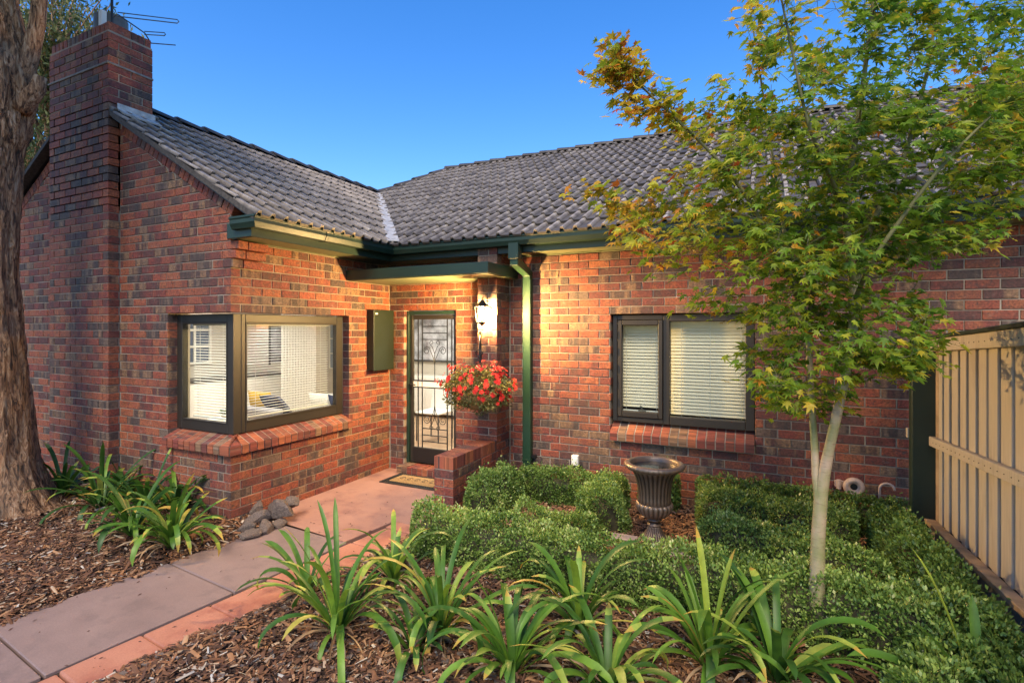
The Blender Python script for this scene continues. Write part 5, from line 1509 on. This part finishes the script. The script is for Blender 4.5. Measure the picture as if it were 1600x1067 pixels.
def strap_plant(label, px, py, n, ln, seed, dark=0.0, z=None, extra=(), name='strappy_plant', width=.036):
    rg = random.Random(seed); b = on_z(px, py, .04)
    b = on_z(px, py, soil_z(b.x, b.y))
    t = thing(name, label, 'plant', tuple(b), 'strappy leaved plants in the bark mulch')
    n = int(n * 1.45); ln = ln * 1.42
    for i in range(n):
        az = i * 2.4 + rg.uniform(-.4, .4); inner = i / n
        lift = math.radians(rg.uniform(34, 66) + 24 * inner); L_ = ln * rg.uniform(.5, 1.2)
        dr = rg.uniform(.8, 3.0) * (1.15 - .75 * inner)
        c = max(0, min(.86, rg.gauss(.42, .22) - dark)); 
        if rg.random() < .06: c = rg.uniform(.88, .96)
        o = Vector((math.cos(az), math.sin(az), 0)) * rg.uniform(.0, .035)
        v, f, r = strap(b + o - Vector((0, 0, .02)), az, L_, width * rg.uniform(.75, 1.3), lift, dr, c, twist=rg.uniform(-.5, .5))
        np_obj('leaf', v, f, M['strap'], t, {'rnd': ('FACE', 'FLOAT', [min(1, q) for q in r])}, smooth=True, loc=tuple(b))
    for (az, L_, lift, dr, c) in extra:
        v, f, r = strap(b - Vector((0, 0, .02)), az, L_, width * 1.05, math.radians(lift), dr, c)
        np_obj('leaf', v, f, M['strap'], t, {'rnd': ('FACE', 'FLOAT', [min(1, q) for q in r])}, smooth=True, loc=tuple(b))
    V = []; F = []; R = []
    for i in range(14):     # withered leaves lying at the foot
        az = rg.uniform(0, 6.28)
        v, f, r = strap(b + Vector((math.cos(az), math.sin(az), 0)) * .03 + Vector((0, 0, .01)), az, ln * rg.uniform(.3, .65), .014, math.radians(rg.uniform(5, 40)), rg.uniform(.6, 1.6), 0, seg=6, twist=rg.uniform(-2, 2))
        k = len(V); 
        v = [(x, y, max(z_, soil_z(x, y) + .008)) for x, y, z_ in v]
        V += v; F += [tuple(k + j for j in q) for q in f]; R += [rg.random()] * len(f)
    np_obj('withered_leaves', V, F, M['drystraw'], t, {'rnd': ('FACE', 'FLOAT', R)}, kind='stuff')
    return t
# foreground bed
strap_plant('large strappy plant at the left end of the front bed, nearest the path', 528, 985, 24, .52, 1)
strap_plant('dark strappy clump behind the large plant beside the path', 480, 925, 12, .34, 2, .15)
strap_plant('tall strappy plant in front of the left end of the long hedge', 690, 985, 24, .50, 3)
strap_plant('strappy clump between the hedge end and the large left plant', 615, 905, 18, .42, 4, .1)
strap_plant('broad strappy plant at the bottom centre of the front bed', 800, 1045, 26, .46, 5)
strap_plant('small dark strappy clump low between the two left plants', 650, 1015, 12, .28, 6, .2)
strap_plant('strappy plant in front of the long hedge below the urn', 905, 985, 22, .44, 7, .1)
strap_plant('spreading strappy plant at the bottom edge right of centre', 950, 1075, 20, .40, 8, .05)
strap_plant('upright strappy plant with tall pale blades below the maple', 1110, 1040, 26, .46, 9, 0, extra=((2.2, .74, 84, .25, .82), (.6, .66, 82, .2, .80), (3.0, .62, 80, .3, .3)))
strap_plant('strappy plant beside the upright one, leaning right under the maple', 1215, 1065, 20, .42, 10, .1, extra=((.3, .5, 45, .5, .55),))
strap_plant('strappy plant at the bottom right corner with one tall blade', 1530, 1130, 14, .34, 12, .05, extra=((2.9, .78, 80, .35, .8), (1.5, .55, 84, .3, .5), (3.6, .6, 70, .6, .6)))
# bed under the gable wall; its shade is put into darker leaf colours
strap_plant('bright strappy plant at the path edge of the left bed', 268, 852, 30, .44, 21, 0.02)
strap_plant('strappy plant behind the bright one in the left bed', 208, 835, 28, .46, 22, .18)
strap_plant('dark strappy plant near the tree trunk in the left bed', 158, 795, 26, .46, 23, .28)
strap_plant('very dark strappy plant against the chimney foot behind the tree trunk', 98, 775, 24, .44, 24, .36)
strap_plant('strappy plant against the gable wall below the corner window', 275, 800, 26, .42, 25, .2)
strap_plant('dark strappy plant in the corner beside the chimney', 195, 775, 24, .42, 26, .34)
strap_plant('dark strappy plant in the middle of the left bed, crowded by its neighbours', 228, 800, 24, .42, 27, .3)

# ================================================================== TREES
def star_leaf(c, nrm, tip, size):
    n_ = nrm.normalized(); t = (tip - n_ * tip.dot(n_)); t = t.normalized() if t.length > 1e-4 else n_.orthogonal().normalized(); s = n_.cross(t)
    lob = ((0, 1.0), (24, .42), (40, .88), (62, .36), (82, .66), (108, .25), (150, .30))
    pts = [(a, r) for a, r in lob] + [(-a, r) for a, r in lob[:0:-1]]
    curl = random.uniform(.05, .6); fold = random.uniform(-.05, .35); lr = [random.uniform(.82, 1.12) for _ in range(5)]
    V = [c]; dr = -n_
    for a, r in pts:
        a_ = math.radians(a); V.append(c + (t * math.cos(a_) + s * math.sin(a_)) * r * size * lr[abs(int(a)) % 5] + dr * (r * r * size * curl) + n_ * (abs(math.sin(a_)) * size * fold))
    m = len(pts); F = [(0, 1 + i, 1 + (i + 1) % m) for i in range(m)]
    return V, F
def in_poly(x, y, poly):
    c = False; n = len(poly)
    for i in range(n):
        x1, y1 = poly[i]; x2, y2 = poly[i - 1]
        if (y1 > y) != (y2 > y) and x < (x2 - x1) * (y - y1) / (y2 - y1) + x1: c = not c
    return c
def leafy_tree(name, label, base, limbs, tips, leaf_size, per_tip, autumn, rs, mat_leaf_, mat_bark_, limit=300, spread=.095, trunk_r=None, twig_r=.0035, cat='tree', group=None):
    """limbs: list of (points, radii); tips are reached from the nearest limb node, twigs then carry leaves"""
    rg = random.Random(rs); t = thing(name, label, cat, tuple(base), group)
    nodes = []
    for (pts, rad, nm) in limbs:
        # smooth by Catmull-Rom
        P = [Vector(p) for p in pts]; Q = []; Rr = []
        for i in range(len(P) - 1):
            p0 = P[max(i - 1, 0)]; p1 = P[i]; p2 = P[i + 1]; p3 = P[min(i + 2, len(P) - 1)]
            for k in range(5):
                f = k / 5; Q.append(.5 * ((2 * p1) + (p2 - p0) * f + (2 * p0 - 5 * p1 + 4 * p2 - p3) * f * f + (3 * p1 - p0 - 3 * p2 + p3) * f ** 3)); Rr.append(rad[i] * (1 - f) + rad[i + 1] * f)
        Q.append(P[-1]); Rr.append(rad[-1])
        MB().tube(Q, Rr, 14 if nm == 'trunk' else 8).build(nm, mat_bark_ if max(rad) > .0215 else M['limbbark'], t, smooth=True)
        nodes += [(q, r) for q, r in zip(Q, Rr)]
    lowz = min(p.z for p in tips) - .1
    nodes = [(q, r) for q, r in nodes if q.z > base.z + (1.0 if limit else .5)]
    tips = sorted(tips, key=lambda p: min((p - q).length for q, r in nodes))
    tw = MB(); leaves = []
    for tp in tips:
        # prefer nodes below the tip
        bq, br_ = min(nodes, key=lambda nr: (tp - nr[0]).length * (1.0 if nr[0].z < tp.z else 1.7))
        dv = tp - bq; L_ = dv.length
        if L_ < .03: continue
        m = max(3, int(L_ / .07)); pts = []
        bow = Vector((rg.uniform(-1, 1), rg.uniform(-1, 1), rg.uniform(-1.0, .3))) * L_ * .13
        for i in range(m + 1):
            f = i / m; pts.append(bq + dv * f + bow * math.sin(PI * f) + Vector((rg.uniform(-1, 1), rg.uniform(-1, 1), rg.uniform(-1, 1))) * .006)
        r0 = min(br_ * .6, twig_r * (1 + L_ * 3)); tw.tube(pts, [r0 + (twig_r * .4 - r0) * i / m for i in range(m + 1)], 5, cap=False)
        for i, p in enumerate(pts):
            if i > m * .35: nodes.append((p, max(twig_r * .6, r0 * (1 - i / m))))
        for k in range(per_tip):
            f = rg.uniform(.25, 1.0) if L_ < .6 else rg.uniform(.6, 1.0)
            p = pts[int(f * m)] + Vector((rg.gauss(0, 1), rg.gauss(0, 1), rg.gauss(0, .7))) * spread * .55
            leaves.append((p, tp)); q0 = pts[int(f * m)]; sd2 = Vector((rg.gauss(0, 1), rg.gauss(0, 1), rg.gauss(0, 1))).normalized() * .0011; k0 = len(tw.v)
            tw.v += [tuple(q0 - sd2), tuple(q0 + sd2), tuple(p + sd2), tuple(p - sd2)]; tw.f.append((k0, k0 + 1, k0 + 2, k0 + 3))
    tw.build('twigs', M['limbbark'], t, kind='stuff')
    pcs = []
    for (p, tp) in leaves:
        nrm = Vector((rg.gauss(0, .45), rg.gauss(-.15, .45), 1)); outw = (p - base); outw.z = 0
        tipd = outw.normalized() * .8 + Vector((rg.gauss(0, .7), rg.gauss(0, .7), -.35))
        v, f = star_leaf(p, nrm, tipd, leaf_size * rg.uniform(.65, 1.2))
        c = autumn(p, rg)
        pcs.append(dict(v=[tuple(x) for x in v], f=f, r=max(0, min(1, c)), b=[(0, 0, 0)] * len(v), c=p))
    order = sorted(pcs, key=lambda q: proj(q['c'])[2] if 0 < proj(q['c'])[0] < 1600 and 0 < proj(q['c'])[1] < 1067 else 99)
    for q in order[:limit]:
        np_obj('leaf', q['v'], q['f'], mat_leaf_, t, {'rnd': ('FACE', 'FLOAT', [q['r']] * len(q['f']))}, loc=tuple(q['c']))
    V = []; F = []; R = []
    for q in order[limit:]:
        k = len(V); V += q['v']; F += [tuple(k + j for j in f) for f in q['f']]; R += [q['r']] * len(q['f'])
    np_obj('leaves', V, np.array(F), mat_leaf_, t, {'rnd': ('FACE', 'FLOAT', R)}, kind='stuff')
    return t
# --- the maple in the hedge garden
D0 = 2.95
def A(px, py, dd=0.0): return at_d(px, py, D0 + dd)
tb = A(1273, 960); tb.z = soil_z(tb.x, tb.y) - .05
limbs = [([tb, A(1277, 900), A(1278, 850, .0), A(1281, 800, 0), A(1285, 755, 0), A(1296, 700, -.03), A(1308, 645, -.06), A(1323, 575, -.08), A(1333, 510, -.08), A(1333, 440, -.08)], [.046, .039, .036, .035, .034, .026, .025, .025, .024, .022], 'trunk'),
         ([A(1279, 785, .0), A(1275, 742, .02), A(1273, 700, .05), A(1269, 640, .1), A(1265, 570, .14), A(1262, 505, .16), A(1240, 440, .2), A(1212, 390, .25)], [.022, .022, .0195, .018, .018, .016, .013, .010], 'limb'),
         ([A(1262, 510, .16), A(1272, 440, .25), A(1276, 370, .35), A(1262, 290, .4), A(1250, 200, .4)], [.016, .014, .012, .010, .006], 'limb'),
         ([A(1252, 480, .17), A(1225, 420, .0), A(1180, 330, -.15), A(1130, 260, -.2), A(1060, 190, -.25), A(985, 120, -.25)], [.013, .012, .011, .009, .007, .004], 'limb'),
         ([A(1333, 445, -.08), A(1325, 380, -.15), A(1322, 320, -.2), A(1335, 230, -.25), A(1350, 120, -.3), A(1365, 0, -.3), A(1372, -90, -.3)], [.021, .018, .016, .013, .011, .008, .005], 'limb'),
         ([A(1336, 450, -.08), A(1352, 380, .0), A(1372, 330, .1), A(1410, 250, .2), A(1440, 150, .25), A(1462, 30, .3), A(1470, -80, .3)], [.020, .017, .015, .013, .010, .008, .005], 'limb'),
         ([A(1335, 470, -.08), A(1362, 410, -.3), A(1410, 340, -.4), A(1480, 250, -.5), A(1560, 170, -.5)], [.013, .011, .010, .008, .004], 'limb'),
         ([A(1352, 370, .0), A(1400, 300, .4), A(1450, 230, .6), A(1530, 190, .7), A(1600, 150, .8)], [.011, .010, .008, .006, .004], 'limb'),
         ([A(1322, 330, -.2), A(1290, 260, -.4), A(1262, 190, -.5), A(1240, 90, -.5), A(1215, -30, -.5)], [.012, .010, .008, .006, .004], 'limb'),
         ([A(1262, 500, .16), A(1225, 360, .5), A(1205, 230, .6), A(1188, 120, .6), A(1170, 0, .6)], [.011, .010, .008, .006, .004], 'limb')]
sil = [(1150, -60), (1152, 30), (1165, 90), (1120, 120), (1085, 165), (1050, 180), (1065, 235), (1000, 270), (985, 300), (930, 322), (945, 350), (995, 370), (980, 395), (1060, 440), (1085, 500), (1150, 520), (1140, 590), (1175, 600), (1190, 640), (1245, 640), (1290, 660), (1330, 600), (1380, 600), (1440, 575), (1500, 500), (1440, 470), (1470, 410), (1580, 370), (1600, 330), (1660, 320), (1660, -60)]
sil2 = [(925, 128), (935, 60), (990, 60), (1005, 110), (1060, 150), (1080, 200), (1000, 180), (955, 165)]
sil3 = [(878, 262), (905, 268), (985, 330), (1000, 400), (960, 370), (900, 310)]
rg = random.Random(3); tips = []
while len(tips) < 570:
    x = rg.uniform(920, 1660); y = rg.uniform(-60, 660)
    if not in_poly(x, y, sil): continue
    if y > 430 and 1230 < x < 1400 and rg.random() < .2: continue
    if x < 1150 and y > 390 and rg.random() < .5: continue
    if y < 170 and rg.random() < .2: continue
    dd = rg.triangular(-.75, .95, .0)
    tips.append(A(x, y, dd * (1 if y < 450 else .6)))
k = 0
while k < 130:
    x = rg.uniform(1150, 1640); y = rg.uniform(-40, 400)
    if in_poly(x, y, sil): tips.append(A(x, y, rg.uniform(-.5, .8))); k += 1
k = 0
while k < 60:
    x = rg.uniform(1180, 1500); y = rg.uniform(380, 650)
    if in_poly(x, y, sil): tips.append(A(x, y, rg.uniform(-.4, .45))); k += 1
k = 0
while k < 34:
    x = rg.uniform(920, 1085); y = rg.uniform(50, 205)
    if in_poly(x, y, sil2): tips.append(A(x, y, rg.uniform(-.35, -.1))); k += 1
k = 0
while k < 10:
    x = rg.uniform(870, 1000); y = rg.uniform(255, 400)
    if in_poly(x, y, sil3): tips.append(A(x, y, rg.uniform(-.45, -.3))); k += 1
def autm(p, rg):
    px, py, Z = proj(p)
    c = .34 + rg.gauss(0, .13)
    c += .33 * max(0, min(1, (1200 - px) / 200)) * .88 * (1 if py < 420 else .4)
    c += .20 * max(0, min(1, (110 - py) / 110)) * (1 if px < 1330 else .2)
    if px > 1480 and py > 100: c += .15
    if Z > D0 + .45: c += .18
    if rg.random() < .07: c += .3
    if px > 1330 and py < 420 and Z < D0 + .3: c -= .12
    return c
leafy_tree('maple_tree', 'slender forked maple with green to orange star leaves growing out of the box hedge', tb, limbs, tips, .049, 15, autm, 5, M['maple'], M['maplebark'])
# --- orange maple beyond the fence
D1 = 5.0
b1_ = at_d(1690, 800, D1); b1_.z = .2
limbs = [([b1_, at_d(1690, 600, D1), at_d(1680, 420, D1), at_d(1650, 300, D1), at_d(1600, 200, D1 - .3)], [.08, .07, .06, .045, .02], 'trunk'),
         ([at_d(1670, 360, D1), at_d(1600, 330, D1 - .3), at_d(1540, 340, D1 - .4)], [.03, .02, .01], 'limb')]
tips = []
while len(tips) < 130:
    x = rg.uniform(1470, 1800); y = rg.uniform(60, 400)
    if ((x - 1680) / 200) ** 2 + ((y - 220) / 170) ** 2 < 1 and not (x < 1530 and y > 300 and y < 330): tips.append(at_d(x, y, D1 + rg.uniform(-.6, .6)))
leafy_tree('orange_maple', 'orange leaved maple spreading over the fence at the right edge', b1_, limbs, tips, .05, 16, lambda p, r: .72 + r.gauss(0, .13), 8, M['maple'], M['maplebark'], limit=0, spread=.2)
# --- big rough barked trunk at the left edge
tt = thing('gnarled_tree', 'old tree with rough peeling brown bark at the left edge', 'tree', (-6.86, 2.41, .05))
V = []; F = []; NR, NA = 260, 200
from mathutils import noise as mnoise
def ridge(a, z, fa, fz_, s): return 1 - abs(mnoise.noise(Vector((math.cos(a) * fa, math.sin(a) * fa, z * fz_ + s))))*2.2
cb_ = on_z(-12, 812, .05); prof = [(812, -12, 118), (790, -12, 96), (760, -12, 82), (720, -12, 72), (680, -11, 65), (600, -10, 54), (520, -10, 46), (430, -11, 39), (330, -10, 42), (240, -8, 46), (180, 2, 52), (140, 8, 56), (100, 8, 50), (50, 2, 42), (0, -6, 38), (-60, -14, 36), (-140, -20, 34)]
Zt = 5.15
ys_ = [p[0] for p in prof][::-1]; cx_ = [p[1] for p in prof][::-1]; rx_ = [p[2] for p in prof][::-1]
for i in range(NR):
    py = 815 - (815 + 140) * i / (NR - 1)
    cxp = np.interp(py, ys_, cx_) - 4; rp = np.interp(py, ys_, rx_) / 820 * Zt * .79
    c_ = at_d(cxp, py, Zt)
    for j in range(NA):
        a = 2 * PI * j / NA; z = c_.z
        fl = 1 + (.20 * abs(math.sin(a * 2.5 + .4)) * max(0, (py - 690) / 120) ** 1.3 if py > 690 else 0)
        rr = rp * (fl + .05 * math.sin(a * 5 + z * 1.2) + .035 * math.sin(a * 11 + z * 3 + math.sin(z * 4)) + .022 * math.sin(a * 23 + z * 2.2 + 2 * math.sin(z * 3 + a)) + .055 * (ridge(a + .12 * math.sin(z * 2.3), z, 3.6, 1.5, 0) - .6) + .035 * (ridge(a, z, 8.5, 3.4, 9) - .6) + .018 * (ridge(a, z, 18, 9, 3) - .6))
        if 90 < py < 220: rr *= 1 + .10 * math.sin(z * 11 + a * 3) * math.sin(a * 4 + z * 7) * (1 if math.cos(a) > -.5 else .3)
        V.append((c_.x + rr * math.cos(a), c_.y + rr * math.sin(a), z))
for i in range(NR - 1):
    for j in range(NA):
        F.append((i * NA + j, i * NA + (j + 1) % NA, (i + 1) * NA + (j + 1) % NA, (i + 1) * NA + j))
np_obj('trunk', V, np.array(F), M['bark'], tt, smooth=True)
def L5(px, py, d=Zt): return at_d(px, py, d)
for pts, rad in (([L5(20, 150), L5(45, 95), L5(58, 40), L5(66, -40)], [.10, .075, .065, .06]), ([L5(-5, 30), L5(10, -60), L5(30, -160)], [.15, .12, .1]), ([L5(30, 170), L5(58, 140), L5(64, 120)], [.10, .07, .05])):
    MB().tube([pts[0].lerp(pts[1], f / 4) if f < 4 else pts[1] for f in range(5)] + pts[2:], list(np.interp(np.linspace(0, 1, 5), [0, 1], rad[:2])) + rad[2:], 16).build('limb', M['bark'], tt, smooth=True)
# peeling bark strips
rb = random.Random(4)
for i in range(150):
    py = rb.uniform(20, 780); px_off = rb.uniform(-.9, .98)
    rp = float(np.interp(py, ys_, rx_)); cxp = float(np.interp(py, ys_, cx_))
    th = math.asin(px_off); c_ = at_d(cxp, py, Zt); r_ = rp / 820 * Zt * .80
    dirv = RGT * math.sin(th) - FWD * math.cos(th); p = c_ + dirv * r_; ln = rb.uniform(.08, .26); w_ = rb.uniform(.008, .02)
    s_ = dirv.cross(Vector((0, 0, 1))).normalized()
    mb = MB(); pts = []
    for k in range(5):
        f = k / 4; q = p + Vector((0, 0, -ln * f)) + dirv * (.012 * math.sin(f * 3) + .02 * f * f * rb.uniform(0, 1)) + s_ * rb.uniform(-.004, .004); pts += [tuple(q - s_ * w_ * (1 - .5 * f)), tuple(q + s_ * w_ * (1 - .5 * f))]
    mb.add(pts, [(2 * k, 2 * k + 1, 2 * k + 3, 2 * k + 2) for k in range(4)]); mb.build('bark_strip', M['bark'], tt)
rgc = np.random.default_rng(77); r4 = random.Random(9)
cen = Vector((-6.3, .6, 7.4)); LPc = []; cbm = MB()  # unseen crown added above the view to shade the gable
for i in range(90):
    dv = Vector((r4.gauss(0, 1), r4.gauss(0, 1), r4.gauss(0, .5))).normalized() * r4.uniform(.45, 1.0)
    tip = cen + Vector((dv.x * 3.0, dv.y * 2.9, dv.z * 2.2))
    st = Vector((-6.9, 2.2, 5.3 + r4.uniform(0, 1.0)))
    pts = [st.lerp(tip, f / 6) + Vector((0, 0, .3 * math.sin(PI * f / 6))) for f in range(7)]
    if proj(tip)[1] > -25 and proj(tip)[0] > 0: continue
    cbm.tube(pts, [.05 * (1 - f / 7.5) for f in range(7)], 5, cap=False)
    for k in range(95):
        q = st.lerp(tip, r4.uniform(.45, 1.05)) + Vector((r4.gauss(0, 1), r4.gauss(0, 1), r4.gauss(0, .7))) * .3
        pq = proj(q)
        if pq[2] > .1 and pq[1] > -12 and pq[0] > 60: continue
        LPc.append(tuple(q))
cbm.build('branches', M['bark'], tt, kind='stuff')
Pc = np.array(LPc); V, F = leaf_quads(Pc, np.tile(np.array([[.2, -.1, -.8]]), (len(Pc), 1)), .17, .32, .6, rgc)
np_obj('foliage', V, F, M['farleaf'], tt, {'rnd': ('FACE', 'FLOAT', rgc.random(len(Pc)))}, kind='stuff')
# --- feathery trees behind the house, left
def far_tree(label, D, cpx, cpy, rx, ry, nl, seed, leaf, rlo, rhi, trunkpx):
    rg = np.random.default_rng(seed); b = at_d(trunkpx, 560, D); b.z = 0
    t = thing('feathery_tree', label, 'tree', tuple(b), 'feathery trees behind the house')
    top = at_d(cpx, cpy, D); MB().tube([b, b.lerp(top, .5) + Vector((.1, 0, 0)), top], [.16, .12, .05], 10).build('trunk', M['bark'], t, smooth=True)
    br_ = MB(); LP = []; r3 = random.Random(seed)
    for i in range(60):
        a = r3.uniform(0, 6.28); rr = r3.uniform(.2, 1) ** .5
        tip = at_d(cpx + rx * rr * math.cos(a), cpy + ry * rr * math.sin(a), D + r3.uniform(-1, 1) * rx / 820 * D)
        st = b.lerp(top, min(1, max(.35, (tip.z - 0) / max(.1, top.z) * .75)))
        pts = [st.lerp(tip, f / 6) + Vector((0, 0, .25 * math.sin(PI * f / 6))) + Vector((r3.uniform(-1, 1), r3.uniform(-1, 1), r3.uniform(-1, 1))) * .05 for f in range(7)]
        br_.tube(pts, [.035 * (1 - f / 7.5) for f in range(7)], 5, cap=False)
        for k in range(nl // 60):
            f = r3.uniform(.35, 1); q = st.lerp(tip, f); LP.append(q + Vector((r3.gauss(0, 1), r3.gauss(0, 1), r3.gauss(-.3, .6))) * .22)
    br_.build('branch', M['bark'], t, kind='stuff')
    P = np.array([tuple(q) for q in LP]); dirs = np.tile(np.array([[.2, -.1, -.8]]), (len(P), 1))
    V, F = leaf_quads(P, dirs, leaf, .28, .5, rg)
    np_obj('foliage', V, F, M['farleaf'], t, {'rnd': ('FACE', 'FLOAT', rg.uniform(rlo, rhi, len(P)))}, kind='stuff')
far_tree('olive feathery tree top rising behind the trunk and chimney', 11, 95, 50, 95, 90, 9000, 31, .13, .3, 1, 40)
far_tree('darker green tree showing between the trunk and the chimney', 12.5, 50, 230, 75, 75, 6000, 32, .10, 0, .5, -10)
far_tree('pale tree just above the left slope of the gable', 14, 20, 330, 60, 60, 2600, 33, .10, .1, .7, -30)
